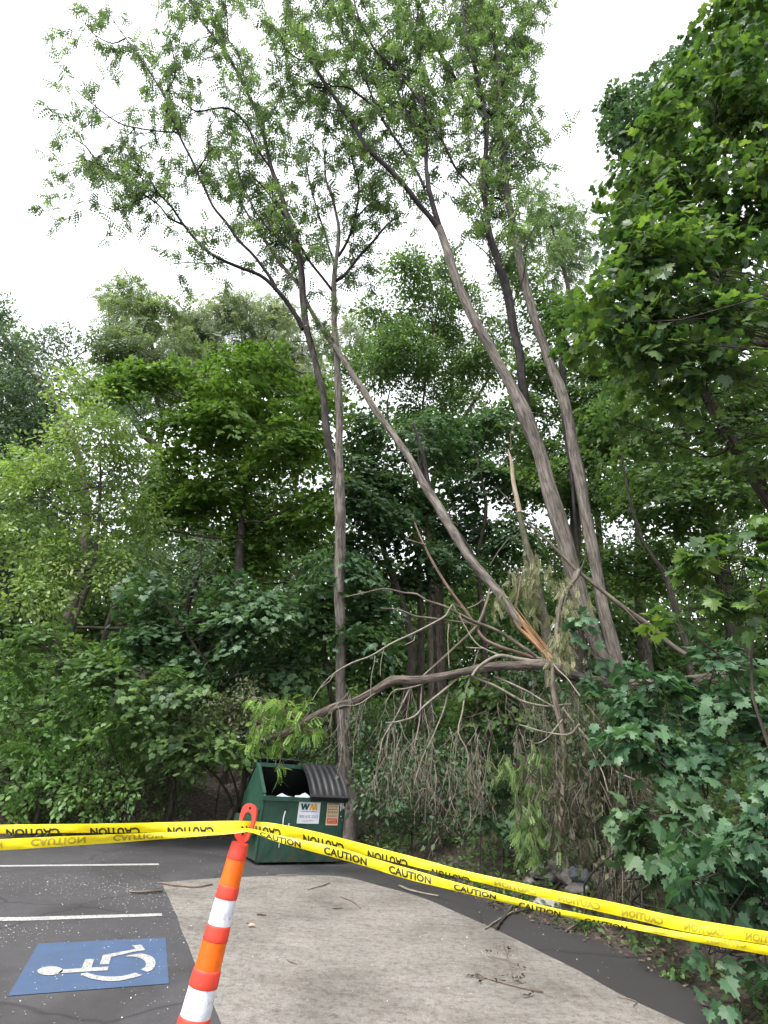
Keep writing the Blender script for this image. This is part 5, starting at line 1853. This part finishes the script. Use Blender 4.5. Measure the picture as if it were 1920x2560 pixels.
hero_tree('locust_tree', 'straight single-trunk locust, right-hand one of the pair of tall trunks', [
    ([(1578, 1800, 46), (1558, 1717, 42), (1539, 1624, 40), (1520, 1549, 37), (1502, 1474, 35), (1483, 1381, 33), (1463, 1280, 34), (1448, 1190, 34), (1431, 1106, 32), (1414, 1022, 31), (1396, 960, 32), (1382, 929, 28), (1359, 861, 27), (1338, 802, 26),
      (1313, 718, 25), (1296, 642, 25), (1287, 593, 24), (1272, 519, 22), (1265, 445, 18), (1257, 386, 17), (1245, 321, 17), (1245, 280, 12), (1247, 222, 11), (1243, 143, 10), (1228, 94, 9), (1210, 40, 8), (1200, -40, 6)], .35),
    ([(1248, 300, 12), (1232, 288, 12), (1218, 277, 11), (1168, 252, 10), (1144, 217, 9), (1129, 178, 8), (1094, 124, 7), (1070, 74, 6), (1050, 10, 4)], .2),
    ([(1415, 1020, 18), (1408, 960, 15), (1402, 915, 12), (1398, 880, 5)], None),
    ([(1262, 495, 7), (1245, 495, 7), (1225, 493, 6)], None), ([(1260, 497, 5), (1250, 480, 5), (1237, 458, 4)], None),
    ([(1247, 220, 5), (1275, 170, 4), (1290, 120, 3), (1310, 60, 2)], .1), ([(1243, 150, 4), (1280, 110, 4), (1320, 60, 3), (1340, 20, 2)], .1),
    ([(1255, 380, 4), (1290, 340, 4), (1315, 310, 2)], .1), ([(1262, 440, 4), (1300, 400, 3), (1325, 370, 2)], .1), ([(1250, 330, 4), (1285, 280, 4), (1320, 240, 2)], .1),
    ([(1212, 50, 5), (1255, 20, 4), (1290, -20, 3)], .1), ([(1300, 660, 4), (1320, 600, 3), (1340, 560, 2)], .3), ([(1235, 110, 4), (1190, 70, 4), (1170, 10, 3)], .1),
    ([(1405, 960, 5), (1408, 1060, 8), (1425, 1160, 9), (1437, 1270, 9), (1448, 1370, 7), (1452, 1400, 5)], None),
], lin(1800, 9.2, 0, 8.3), None, 104, LG, split=600, tl=1.1, every=.24, size=.25, per=.06, rmax=.14)

# ------------------------------------------------------------------ broken wood
DG = 'broken branches and fallen limbs'


def wood_thing(name, label, cat, rows, y0, y1, mat, sides=14, rough=.14, seed=1, group=DG, root_xyz=None):
    p = pixline(rows, y0, y1)
    p[:, 3] *= .82
    st = spline(p, .08)
    root = empty(name, root_xyz if root_xyz is not None else st[len(st) // 2, :3], label, cat, group)
    b = MB()
    b.tube(st[:, :3], st[:, 3], sides, rough, seed)
    b.build('limb', M[mat], root)
    return root, p


def add_branch(root, rows, y0, y1, mat='dead_wood', sides=8, name='branch'):
    p = pixline(rows, y0, y1)
    p[:, 3] *= .72
    st = spline(p, .07)
    st[:, :3] += np.stack([wobble(st[:, :3], 3.5, k * 3 + rows[0][0]) for k in range(3)], -1) * .012
    b = MB()
    b.tube(st[:, :3], st[:, 3], sides, .1, 2)
    b.build(name, M[mat], root)
    return st


# jagged torn wood at the break of the leaning trunk
brk = empty('torn_stump', W(1374, 1640, 9.3), 'torn orange-brown stump of the snapped locust, below the break', 'broken trunk', DG)
st = pixline([(1440, 1700, 40), (1400, 1668, 38), (1370, 1636, 34)], 9.2, 9.35)
b = MB(); s_ = spline(st, .06); b.tube(s_[:, :3], s_[:, 3], 14, .2, 5); b.build('stump', M['dead_wood'], brk)
rngb = np.random.default_rng(8)
SPL = [[(1392, 1662, 22), (1345, 1602, 21), (1312, 1562, 14), (1290, 1530, 4)], [(1400, 1664, 13), (1360, 1612, 11), (1330, 1578, 6), (1312, 1552, 2)],
       [(1385, 1662, 11), (1335, 1606, 10), (1300, 1572, 6), (1284, 1550, 2)]]
for q in range(9):
    ox, oy, L = rngb.normal() * 7, rngb.normal() * 5, rngb.uniform(.35, 1.15)
    SPL.append([(1388 + ox, 1658 + oy, rngb.uniform(4, 8)), (1388 + ox - 50 * L, 1658 + oy - 62 * L, rngb.uniform(3, 6)), (1388 + ox * 1.3 - 100 * L, 1658 + oy - 126 * L, 1.2)])
for k, rows in enumerate(SPL):
    pz = spline(pixline(rows, 9.15 - .012 * k, 9.45 - .012 * k), .05)
    b = MB(); b.tube(pz[:, :3], pz[:, 3], 8, .30, k + 2); b.build('splinter', M['fresh_break' if k % 3 else 'torn_wood'], brk)

limb, lp = wood_thing('fallen_limb', 'thick fallen limb arching above the dumpster to its sawn-off left end', 'fallen limb',
    [(664, 1850, 13), (679, 1843, 17), (719, 1829, 19), (772, 1798, 20), (825, 1772, 21), (878, 1756, 22), (937, 1725, 24), (982, 1702, 27), (1042, 1700, 25), (1116, 1689, 27), (1172, 1676, 26), (1247, 1665, 27), (1322, 1665, 28), (1378, 1668, 30),
     (1440, 1692, 32), (1560, 1712, 34), (1700, 1706, 36), (1800, 1694, 38), (1920, 1690, 40), (2100, 1690, 44)], 8.9, 8.7, 'limb_bark', 18, .26, 3)
endc = pixline([(664, 1850, 13), (661, 1851.5, 12.5)], 8.9, 8.9)
b = MB(); b.tube(endc[:, :3], endc[:, 3] * .95, 12); b.build('cut_face', M['pale_break'], limb)
hang_from = []
for rows in ([(1150, 1690, 10), (1098, 1736, 8), (1060, 1766, 7), (1034, 1792, 6), (989, 1807, 5), (963, 1807, 4)],
             [(1178, 1688, 8), (1161, 1736, 7), (1154, 1784, 6), (1146, 1829, 5), (1165, 1870, 4), (1172, 1900, 3)],
             [(1030, 1710, 7), (1012, 1747, 6), (982, 1803, 5), (956, 1848, 4), (948, 1885, 3)],
             [(1120, 1735, 6), (1105, 1790, 5), (1078, 1850, 4), (1058, 1890, 4), (1035, 1960, 3)],
             [(1235, 1690, 8), (1300, 1720, 7), (1345, 1745, 6), (1395, 1775, 5)],
             [(1180, 1690, 9), (1240, 1716, 9), (1300, 1752, 8), (1360, 1765, 7), (1430, 1760, 6)],
             [(960, 1715, 5), (900, 1758, 4), (860, 1762, 3), (830, 1775, 2)], [(1055, 1708, 5), (1052, 1745, 4), (1050, 1800, 4), (1036, 1862, 3)],
             [(1090, 1700, 5), (1010, 1722, 4), (985, 1726, 3), (962, 1758, 2)], [(875, 1745, 4), (874, 1735, 4), (873, 1728, 3)]):
    hang_from.append(add_branch(limb, rows, 8.9, 8.6, 'pale_twig'))
rng = np.random.default_rng(91)
tw, dl = MB(), MB()
starts = []
for st in hang_from:
    idx = rng.integers(int(len(st) * .35), len(st), 5)
    starts += [st[i, :3] for i in idx]
for cxp, n_, sp in ((1040, 15, 30), (1120, 6, 30), (1170, 16, 26), (960, 9, 30), (1230, 4, 40)):
    for _ in range(n_):
        starts.append(W(cxp + rng.normal() * sp, 1880 + rng.uniform(-80, 60), 8.75 + rng.normal() * .18))
tips = hang_twigs(tw, rng, starts, .9, .0055, 4, .22)
tw.build('hanging_twigs', M['pale_twig'], limb)
pos = np.array([p for p, d in tips for _ in range(2)])
pos = pos + rng.normal(size=pos.shape) * .03 + np.array([0, 0, .05])
k = rng.random(len(pos)) < .75
pos = pos[k]
add_leaves(dl, pos, rng.normal(size=pos.shape) * .3 + np.array([0, 0, -1]), rand_dirs(rng, len(pos)), rng.uniform(.035, .075, len(pos)), 'diamond', rng.random(len(pos)))
dl.build('dead_leaves', M['dead_leaf'], limb)
tg = MB()
starts2 = np.array([W(x, y, 9.0 + rng.normal() * .25) for x, y in np.column_stack([rng.uniform(1190, 1500, 110), rng.uniform(1670, 1830, 110)])])
hang_twigs(tg, rng, starts2, .6, .0055, 4, 1.3)
tg.build('tangled_twigs', M['dead_wood'], limb)
cu_, cl_ = MB(), MB()
starts3 = np.array([W(x, y, 7.9 + rng.normal() * .3) for x, y in np.column_stack([rng.normal(1500, 75, 80), rng.uniform(1720, 1960, 80)])])
tips3 = hang_twigs(cu_, rng, starts3, .85, .0055, 5, .35)
cu_.build('hanging_twigs', M['dead_wood'], limb)
pos3 = np.array([p for p, d in tips3 for _ in range(4)])
pos3 = pos3 + rng.normal(size=pos3.shape) * .035
add_leaves(cl_, pos3, rng.normal(size=pos3.shape) * .35 + np.array([0, 0, -1]), rand_dirs(rng, len(pos3)), rng.uniform(.04, .10, len(pos3)), 'diamond', rng.random(len(pos3)))
cl_.build('withered_leaves', M['wilted_dark'], limb)

dead, _ = wood_thing('dead_branch', 'reddish dead branch standing up from the fallen limb to a broken tip', 'dead branch',
    [(1378, 1655, 10), (1341, 1646, 13), (1294, 1632, 12), (1247, 1616, 12), (1210, 1598, 11), (1191, 1571, 10), (1169, 1534, 10), (1135, 1489, 9), (1105, 1444, 8), (1079, 1400, 8), (1057, 1355, 6), (1036, 1306, 4)], 9.1, 9.3, 'red_wood', 9, .1, 5)
add_branch(dead, [(1060, 1362, 6), (1046, 1358, 5), (1014, 1346, 4)], 9.25, 9.25, 'red_wood')
add_branch(dead, [(1180, 1556, 5), (1156, 1520, 5), (1131, 1512, 4), (1122, 1520, 3)], 9.1, 9.0)
add_branch(dead, [(1168, 1522, 5), (1195, 1510, 5), (1221, 1489, 5), (1235, 1478, 3)], 9.15, 9.3)
dead2, _ = wood_thing('dead_branch', 'grey dead branch bending left, uppermost of the arching ones', 'dead branch',
    [(1341, 1642, 11), (1303, 1616, 11), (1247, 1579, 10), (1184, 1553, 8), (1154, 1538, 7), (1109, 1515, 7), (1064, 1500, 6), (1042, 1485, 6), (1012, 1482, 5), (963, 1472, 5), (911, 1482, 4), (851, 1495, 2)], 9.0, 8.9, 'dead_wood', 9, .1, 6)
add_branch(dead2, [(1200, 1560, 8), (1154, 1555, 7), (1098, 1549, 7), (1042, 1540, 6), (993, 1523, 5), (948, 1521, 3)], 9.0, 8.9)
dead3, _ = wood_thing('dead_branch', 'long thin dead branch arching down left toward the dumpster', 'dead branch',
    [(1191, 1564, 7), (1150, 1545, 4), (1131, 1512, 5), (1116, 1538, 6), (1079, 1560, 6), (1034, 1583, 6), (978, 1609, 6), (929, 1639, 5), (881, 1657, 5), (836, 1683, 4), (802, 1717, 3), (780, 1751, 2)], 9.0, 8.7, 'pale_twig', 8, .08, 7)
for rows in ([(936, 1640, 4), (934, 1660, 3), (928, 1690, 3), (927, 1740, 2)], [(1036, 1588, 3), (1034, 1600, 3), (1012, 1612, 2)], [(836, 1683, 3), (826, 1700, 2), (800, 1722, 2)],
             [(1122, 1560, 4), (1118, 1600, 3), (1124, 1670, 3)], [(960, 1622, 3), (952, 1660, 2), (950, 1690, 2)]):
    add_branch(dead3, rows, 8.9, 8.8, 'pale_twig')
dead4, _ = wood_thing('dead_branch', 'dark dead branch rising from the limb past the leaning trunk', 'dead branch',
    [(1057, 1691, 6), (1098, 1654, 7), (1135, 1620, 8), (1172, 1586, 9), (1195, 1560, 9), (1210, 1527, 9), (1221, 1489, 8), (1224, 1470, 5)], 9.05, 9.2, 'dead_wood', 8, .1, 8)
dead5, _ = wood_thing('dead_branch', 'smooth pinkish dead branch lying along the top of the fallen limb', 'dead branch',
    [(1180, 1690, 8), (1195, 1669, 9), (1228, 1646, 10), (1255, 1639, 11), (1288, 1646, 11), (1330, 1653, 12), (1378, 1656, 12), (1420, 1680, 12)], 8.75, 8.85, 'pale_twig', 9, .08, 9)
add_branch(dead5, [(1150, 1534, 4), (1160, 1560, 4), (1190, 1606, 5), (1210, 1620, 5), (1250, 1640, 6)], 8.9, 8.8, 'pale_twig')
add_branch(dead5, [(1165, 1618, 4), (1210, 1622, 4)], 8.85, 8.8, 'pale_twig')
add_branch(dead5, [(1182, 1680, 5), (1190, 1650, 6), (1198, 1622, 5)], 8.85, 8.9, 'dead_wood')

snag, _ = wood_thing('dead_snag', 'slim mossy grey snag with a pale snapped top, left of the forked locust', 'snag',
    [(1376, 1720, 30), (1370, 1642, 28), (1367, 1605, 27), (1359, 1549, 26), (1348, 1489, 25), (1337, 1429, 23), (1318, 1370, 19), (1307, 1325, 17), (1296, 1272, 15)], 10.2, 10.2, 'grey_bark', 12, .1, 11)
add_branch(snag, [(1298, 1282, 18), (1291, 1246, 16), (1283, 1205, 15), (1279, 1170, 13), (1274, 1140, 9), (1270, 1122, 2)], 10.2, 10.2, 'pale_break', 8, 'snapped_top')
add_branch(snag, [(1298, 1282, 7), (1284, 1266, 6), (1262, 1240, 5), (1243, 1220, 3)], 10.2, 10.15, 'dead_wood')
add_branch(snag, [(1303, 1340, 4), (1275, 1345, 4), (1250, 1375, 4), (1222, 1415, 3)], 10.2, 10.1, 'grey_bark')
add_branch(snag, [(1272, 1128, 4), (1278, 1110, 4), (1276, 1085, 4), (1286, 1060, 3), (1290, 1030, 2)], 10.2, 10.3, 'grey_bark')

pole, _ = wood_thing('fallen_pole', 'long straight fallen pole slanting down right across the pair of trunks', 'fallen limb',
    [(1313, 1303, 7), (1364, 1347, 9), (1408, 1392, 10), (1449, 1431, 11), (1494, 1467, 12), (1554, 1515, 14), (1618, 1560, 15), (1674, 1609, 16), (1730, 1646, 17), (1786, 1680, 18), (1830, 1712, 18)], 8.6, 8.2, 'dead_wood', 11, .1, 12)
add_branch(pole, [(1554, 1515, 8), (1600, 1560, 6), (1628, 1590, 6), (1642, 1620, 3)], 8.35, 8.3, 'dead_wood')
hangl, hp_ = wood_thing('hanging_limb', 'rough bare limb hanging straight down from the pole to a pale snapped tip', 'hanging limb',
    [(1446, 1425, 13), (1431, 1456, 14), (1408, 1489, 15), (1397, 1530, 13), (1390, 1586, 13), (1384, 1642, 15), (1382, 1717, 17), (1393, 1773, 17), (1405, 1829, 16), (1412, 1890, 14), (1408, 1960, 13), (1402, 2040, 13)], 8.45, 7.9, 'dead_wood', 12, .2, 13)
add_branch(hangl, [(1402, 2036, 13), (1401, 2056, 9), (1403, 2080, 2)], 7.9, 7.88, 'pale_break', 7, 'snapped_tip')
for rows in ([(1432, 1456, 6), (1448, 1440, 8), (1462, 1400, 7), (1466, 1370, 4)], [(1384, 1660, 5), (1420, 1700, 4), (1450, 1740, 3)], [(1405, 1770, 7), (1440, 1815, 7), (1470, 1850, 7), (1500, 1880, 6), (1540, 1930, 5), (1580, 1948, 5), (1632, 1986, 3)],
             [(1545, 1932, 5), (1547, 1990, 5), (1540, 2040, 5), (1530, 2100, 4), (1528, 2170, 3)], [(1532, 2100, 3), (1560, 2140, 3), (1585, 2185, 2)], [(1405, 1800, 5), (1372, 1840, 4), (1345, 1860, 4), (1320, 1850, 3)],
             [(1470, 1850, 4), (1500, 1920, 4), (1520, 1980, 3)], [(1300, 1812, 4), (1360, 1830, 4), (1420, 1835, 6), (1450, 1810, 8)]):
    add_branch(hangl, rows, 7.9, 7.2, 'pale_twig')
# withered leaf sprays hanging from the limb
wl, wt = MB(), MB()
rng = np.random.default_rng(97)


def droopy(mt, leafmb, n, cxp, cyp, sx, sy_, Y, L, size, templ='pinnate_near', hang=1.0):
    for _ in range(n):
        s0 = W(cxp + rng.normal() * sx, cyp + rng.normal() * sy_, Y + rng.normal() * .22)
        d = nrm(np.array([rng.normal() * .25, rng.normal() * .25, -1]))
        p = [s0]
        l = L * rng.uniform(.5, 1.2)
        for j in range(5):
            d = nrm(d + rng.normal(size=3) * .15 + np.array([0, 0, -.1]))
            p.append(p[-1] + d * l / 5)
        p = np.array(p)
        mt.tube(p, np.linspace(.004, .002, 6), 4, cap=False)
        m = 7
        t = rng.uniform(.1, 1, m) * 4.99
        i = t.astype(int)
        q = p[i] + (p[i + 1] - p[i]) * (t - i)[:, None]
        add_leaves(leafmb, q, rng.normal(size=(m, 3)) * .35 + np.array([0, 0, -hang]), rand_dirs(rng, m), size * rng.uniform(.6, 1.15, m), templ, rng.random(m))


droopy(wt, wl, 22, 1400, 1960, 46, 60, 7.8, .42, .17)
droopy(wt, wl, 18, 1480, 1900, 50, 60, 7.7, .40, .17)
droopy(wt, wl, 18, 1540, 2050, 36, 60, 7.3, .38, .16)
droopy(wt, wl, 18, 1550, 2150, 24, 30, 7.2, .36, .16)
droopy(wt, wl, 14, 1620, 1980, 40, 50, 7.2, .42, .15)
wt.build('twigs', M['pale_twig'], hangl)
wl.build('withered_leaves', M['dead_leaf'], hangl)
SPG = 'leafy sprays left on the broken wood'


def spray_thing(name, label, clusters, mat, seed, cat='leafy branch', stem=None, ystem=8.5):
    global rng
    rng = np.random.default_rng(seed)
    c0 = W(clusters[0][1], clusters[0][2], clusters[0][5])
    root = empty(name, c0, label, cat, SPG)
    a, b = MB(), MB()
    for c in clusters: droopy(a, b, *c)
    if stem: add_branch(root, stem, ystem, ystem, 'brown_twig', 6, 'stem')
    a.build('twigs', M['brown_twig'], root)
    b.build('foliage', M[mat], root)
    return root


spray_thing('wilted_spray', 'grey-green drooping foliage caught on the leaning trunk above its break', [(34, 1318, 1440, 22, 40, 9.9, .5, .2, 'pinnate_near', 1.3), (8, 1250, 1490, 20, 16, 9.5, .3, .16, 'pinnate_near', 1.3), (12, 1330, 1400, 16, 24, 9.9, .5, .18)],
            'wilted_leaf', 111, 'foliage', [(1290, 1520, 6), (1300, 1460, 5), (1315, 1400, 3)], 9.35)
spray_thing('wilted_spray', 'dull green wilted foliage draped behind the hanging limb down to the rocks', [(34, 1450, 1900, 60, 60, 8.6, .45, .17), (30, 1530, 1990, 50, 60, 8.2, .45, .17), (14, 1390, 1980, 40, 40, 8.5, .4, .16), (20, 1600, 2060, 30, 60, 7.6, .45, .16)],
            'wilted_dark', 116, 'foliage')
spray_thing('wilted_spray', 'ragged wilted foliage round the upper part of the hanging limb', [(34, 1410, 1520, 26, 50, 8.3, .4, .16), (16, 1395, 1590, 12, 30, 8.2, .4, .14)], 'wilted_leaf', 112, 'foliage',
            [(1420, 1480, 5), (1405, 1540, 4), (1400, 1610, 3)], 8.35)
spray_thing('locust_spray', 'fresh lime green locust foliage hanging below the limb, right of the dead twigs', [(22, 1330, 1940, 12, 60, 8.3, .34, .17), (22, 1312, 2030, 16, 30, 8.2, .32, .17), (16, 1350, 2040, 24, 26, 8.1, .34, .16), (16, 1255, 1900, 26, 14, 8.6, .22, .16), (8, 1330, 2075, 8, 12, 8.1, .3, .15)],
            'fresh_leaf', 113, 'leafy branch', [(1330, 1850, 6), (1328, 1930, 5), (1322, 2010, 4), (1316, 2080, 2)], 8.3)
r_ = empty('locust_spray', W(640, 1790, 9.0), 'fresh lime green locust sprouts at the left end of the fallen limb, over the dumpster', 'leafy branch', SPG)
tb, fb = MB(), MB()
rng = np.random.default_rng(115)
for rows, n_ in (([(750, 1806, 5), (700, 1770, 4), (668, 1752, 3), (646, 1744, 2)], 1), ([(735, 1816, 4), (690, 1795, 3), (655, 1790, 3), (630, 1824, 2)], 1), ([(740, 1815, 4), (765, 1790, 3), (775, 1775, 2)], 1),
                 ([(725, 1825, 4), (750, 1826, 3), (785, 1826, 2)], 1), ([(700, 1836, 4), (680, 1850, 3), (650, 1850, 3), (640, 1860, 2)], 1), ([(715, 1830, 4), (705, 1856, 3), (702, 1880, 2), (700, 1905, 1.5)], 1),
                 ([(720, 1825, 4), (680, 1812, 3), (650, 1806, 2)], 1), ([(735, 1815, 4), (716, 1780, 3), (690, 1756, 2), (665, 1760, 2)], 1)):
    pinnate_twigs(tb, fb, rng, pixline(rows, 8.95, 8.85), .07, .22, 'pinnate_near', .19, .15, .5, .2, .05)
    sst = spline(pixline(rows, 8.95, 8.85), .05)
    tb.tube(sst[:, :3], sst[:, 3], 5, cap=False)
tb.build('twigs', M['brown_twig'], r_)
fb.build('foliage', M['sprout_leaf'], r_)

# ------------------------------------------------------------------ rocks, sticks and bits on the ground
def rock_mat():
    m, nt, b, out = new_mat('rock')
    p = coords(nt)
    n = noise(nt, p, 9, 6, .7)
    nt.links.new(ramp(nt, n, [(.3, (.07, .062, .055)), (.5, (.17, .155, .14)), (.7, (.28, .265, .245))]), b.inputs['Base Color'])
    b.inputs['Roughness'].default_value = .9
    bump(nt, n, .7, .02, b)
    return m


M['rock'] = rock_mat()
M['rock_pale'] = plain_mat('rock_pale', (.36, .34, .32), .9, 0, .35, 22, .6)
M['rock_blue'] = plain_mat('rock_blue', (.13, .15, .17), .85, 0, .3, 14, .6)


def rock(label, px, py, rpx, mat, seed, sq=.7):
    import bmesh
    Y = 9.0
    for _ in range(30):
        p = W(px, py, Y)
        Y -= .5 * (p[2] - (ground_h(p[0], p[1]) + rpx * sq * .4 * m_per_px(p))) * -1 if False else 0
        break
    ys = np.linspace(3, 13, 400)
    pts = np.array([W(px, py, q) for q in ys])
    hg = terrain(edge_dist(pts[:, 0], pts[:, 1]), pts[:, 0], pts[:, 1])
    k = int(np.argmax(pts[:, 2] < hg + .06)) if np.any(pts[:, 2] < hg + .06) else 200
    p = W(px, py, ys[k] if pts[k, 2] < hg[k] + .06 else 8.0)
    r = 1.3 * rpx * m_per_px(p)
    bm = bmesh.new()
    bmesh.ops.create_icosphere(bm, subdivisions=4, radius=1)
    v = np.array([q.co[:] for q in bm.verts])
    rg = np.random.default_rng(seed)
    for _ in range(9):
        d = nrm(rg.normal(size=3))
        h = rg.uniform(.55, .85)
        ex = np.maximum(v @ d - h, 0)
        v = v - ex[:, None] * d * .92
    v = v * (1 + .05 * wobble(v, 5, seed))[:, None] * r * np.array([1.15, .85, sq])
    me = bpy.data.meshes.new('rock')
    for q, n in zip(bm.verts, v): q.co = n
    bm.to_mesh(me)
    bm.free()
    me.materials.append(M[mat])
    o = bpy.data.objects.new('rock', me)
    o.location = [float(c) for c in p]
    o.rotation_euler = (rg.normal() * .2, rg.normal() * .2, rg.uniform(0, 6))
    COL.objects.link(o)
    return tag(o, label, 'rock', 'rocks at the foot of the bank')


rock('large brown-grey rock at the top of the rock pile behind the tape', 1368, 2176, 34, 'rock', 1, .5)
rock('rounded grey rock in the middle of the pile', 1408, 2192, 26, 'rock', 2)
rock('small pale grey rock at the left of the pile', 1375, 2198, 17, 'rock', 3)
rock('bluish grey rock right of the rounded one', 1458, 2192, 23, 'rock_blue', 4, .9)
rock('brown rock at the right end of the pile beside the broken root', 1500, 2206, 24, 'rock', 5)
rock('wide low rock at the bottom of the pile just above the tape', 1440, 2222, 24, 'rock', 6, .5)
rock('pale broken concrete lump below the tape at the asphalt edge', 1364, 2262, 30, 'rock_pale', 7, .7)
rock('small grey stone left of the pile on the litter', 1325, 2205, 13, 'rock', 8)


def ground_stick(label, rows, mat, cat='stick', name='stick', twigs=0, seed=1, group='sticks on the ground', lift=.012):
    pts = []
    for r in rows:
        p = G(r[0], r[1], lift)
        rr = max(r[2] * .5 * m_per_px(p), .002)
        d = edge_dist(p[0], p[1])
        z = terrain(d, p[0], p[1]) if d > 0 else 0.0
        pts.append([p[0], p[1], max(z, 0.004) + rr + .004, rr])
    s = spline(np.array(pts), .04)
    rg = np.random.default_rng(seed)
    s[:, :2] += np.stack([wobble(s[:, :3], 9, seed), wobble(s[:, :3], 9, seed + 5)], -1) * .006
    if not twigs:
        b = MB()
        b.tube(s[:, :3], s[:, 3], 7, .2, seed)
        return b.build(name, M[mat], None, label=label, cat=cat, group=group)
    root = empty(name, s[0, :3], label, cat, group)
    b = MB()
    b.tube(s[:, :3], s[:, 3], 7, .2, seed)
    b.build('stem', M[mat], root)
    t, l = MB(), MB()
    P, D = [], []
    for _ in range(twigs):
        i = rg.integers(2, len(s))
        a = rg.uniform(0, 6.28)
        L = rg.uniform(.08, .22)
        d = np.array([math.cos(a), math.sin(a), rg.uniform(-.02, .2)])
        e = s[i, :3] + d * L
        e[2] = max(e[2], .012)
        t.tube(limb_path(rg, s[i, :3], e, .1, 4, 0), [.003, .0025, .002, .0015], 4, cap=False)
        for q in range(5):
            P.append(s[i, :3] + (e - s[i, :3]) * rg.uniform(.5, 1.05) + np.array([0, 0, .012]))
            D.append(d + rg.normal(size=3) * .5)
    t.build('twigs', M[mat], root)
    add_leaves(l, np.array(P), np.array(D) * np.array([1, 1, .3]), np.array([0, 0, 1.0]) + rg.normal(size=(len(P), 3)) * .5, rg.uniform(.018, .04, len(P)), 'oval', rg.random(len(P)) * .3)
    l.build('dry_leaves', M['dead_leaf'], root)
    return root


def q1(x, y): return x * 960 / 1659, 1900 + y * 660 / 1141


def q2(x, y): return 960 + x * 960 / 1659, 1900 + y * 660 / 1141


def conv(fn, rows): return [(*fn(r[0], r[1]), r[2]) for r in rows]


ground_stick('grey weathered stick on the asphalt at the corner of the concrete pad', conv(q1, [(565, 573, 5), (620, 574, 6), (700, 568, 6)]), 'dead_wood', seed=2)
ground_stick('long bent brown twig lying across the pad\'s far left corner', conv(q1, [(695, 530, 3), (740, 542, 5), (790, 546, 4), (850, 550, 4), (920, 538, 3)]), 'brown_twig', seed=3)
ground_stick('thin forked twig on the far edge of the pad behind the post', conv(q1, [(1190, 500, 2), (1230, 500, 3), (1290, 498, 2)]), 'pale_twig', seed=4)
ground_stick('thin dark twig near the top right of the pad', conv(q1, [(1470, 590, 2), (1520, 610, 3), (1560, 640, 2)]), 'brown_twig', seed=5)
ground_stick('curved dark twig at the top of the pad under the tape', conv(q1, [(1330, 560, 2), (1390, 545, 3), (1425, 530, 2)]), 'brown_twig', seed=6)
ground_stick('fat dark bark chip in the middle of the pad', conv(q1, [(1110, 668, 4), (1130, 668, 7), (1150, 672, 4)]), 'brown_twig', 'bark chip', 'bark_chip', seed=7, group='chips of wood on the pad')
ground_stick('pale yellow wood chip just below the fat dark bark chip', conv(q1, [(1070, 719, 6), (1085, 719, 8), (1098, 719, 6)]), 'pale_break', 'wood chip', 'wood_chip', seed=8, group='chips of wood on the pad')
ground_stick('reddish wood chip between the dark and the yellow chips', conv(q1, [(1065, 703, 3), (1080, 706, 5), (1092, 708, 2)]), 'red_wood', 'wood chip', 'wood_chip', seed=9, group='chips of wood on the pad')
ground_stick('flat bark chip at the right of the pad', conv(q1, [(1436, 640, 3), (1455, 642, 5), (1480, 640, 3)]), 'dead_wood', 'bark chip', 'bark_chip', seed=10, group='chips of wood on the pad')
ground_stick('dead branchlet with shrivelled leaves lying on the pad at the lower right', conv(q2, [(400, 915, 2), (440, 940, 3), (520, 965, 4), (600, 985, 4), (688, 1003, 5)]), 'brown_twig', 'branchlet', 'dead_branchlet', 9, 11)
ground_stick('short leafy dead twig upright to the branchlet on the pad', conv(q2, [(515, 790, 2), (535, 850, 2.5), (548, 910, 2), (560, 960, 2)]), 'brown_twig', 'branchlet', 'dead_branchlet', 4, 12)
ground_stick('long pale stick slanting from the pad to the verge below the tape', conv(q2, [(437, 712, 3), (500, 672, 4), (560, 640, 4)]), 'pale_twig', seed=13, lift=.05)
ground_stick('whitish bare twig across the pad\'s upper right rim', conv(q2, [(65, 545, 4), (110, 565, 5), (170, 578, 4), (235, 588, 3)]), 'pale_twig', seed=14)
ground_stick('faint curved twig on the pad\'s lower middle', conv(q1, [(1240, 860, 2), (1255, 872, 3), (1280, 880, 2)]), 'brown_twig', seed=15)
ground_stick('dark curled twig near the bottom right of the pad', conv(q2, [(1010, 1025, 2), (1050, 1030, 3), (1090, 1045, 3), (1075, 1060, 2)]), 'brown_twig', seed=16)
ground_stick('dark exposed root arching over the rocks', conv(q2, [(480, 545, 6), (540, 490, 8), (610, 455, 9), (680, 440, 8), (745, 430, 5)]), 'dark_bark', 'root', 'root', seed=17, group='roots and sticks on the verge', lift=.4)
ground_stick('dark root curving in front of the rocks', conv(q2, [(560, 560, 4), (660, 545, 6), (780, 530, 7), (880, 540, 7), (960, 570, 5)]), 'dark_bark', 'root', 'root', seed=18, group='roots and sticks on the verge', lift=.25)
ground_stick('brown stick on the verge below the tape, left one', conv(q2, [(785, 742, 5), (820, 722, 6), (845, 710, 4)]), 'brown_twig', seed=19, group='roots and sticks on the verge')
ground_stick('brown stick on the verge below the tape, right of the left one', conv(q2, [(880, 700, 4), (930, 720, 5), (975, 748, 4)]), 'brown_twig', seed=20, group='roots and sticks on the verge')
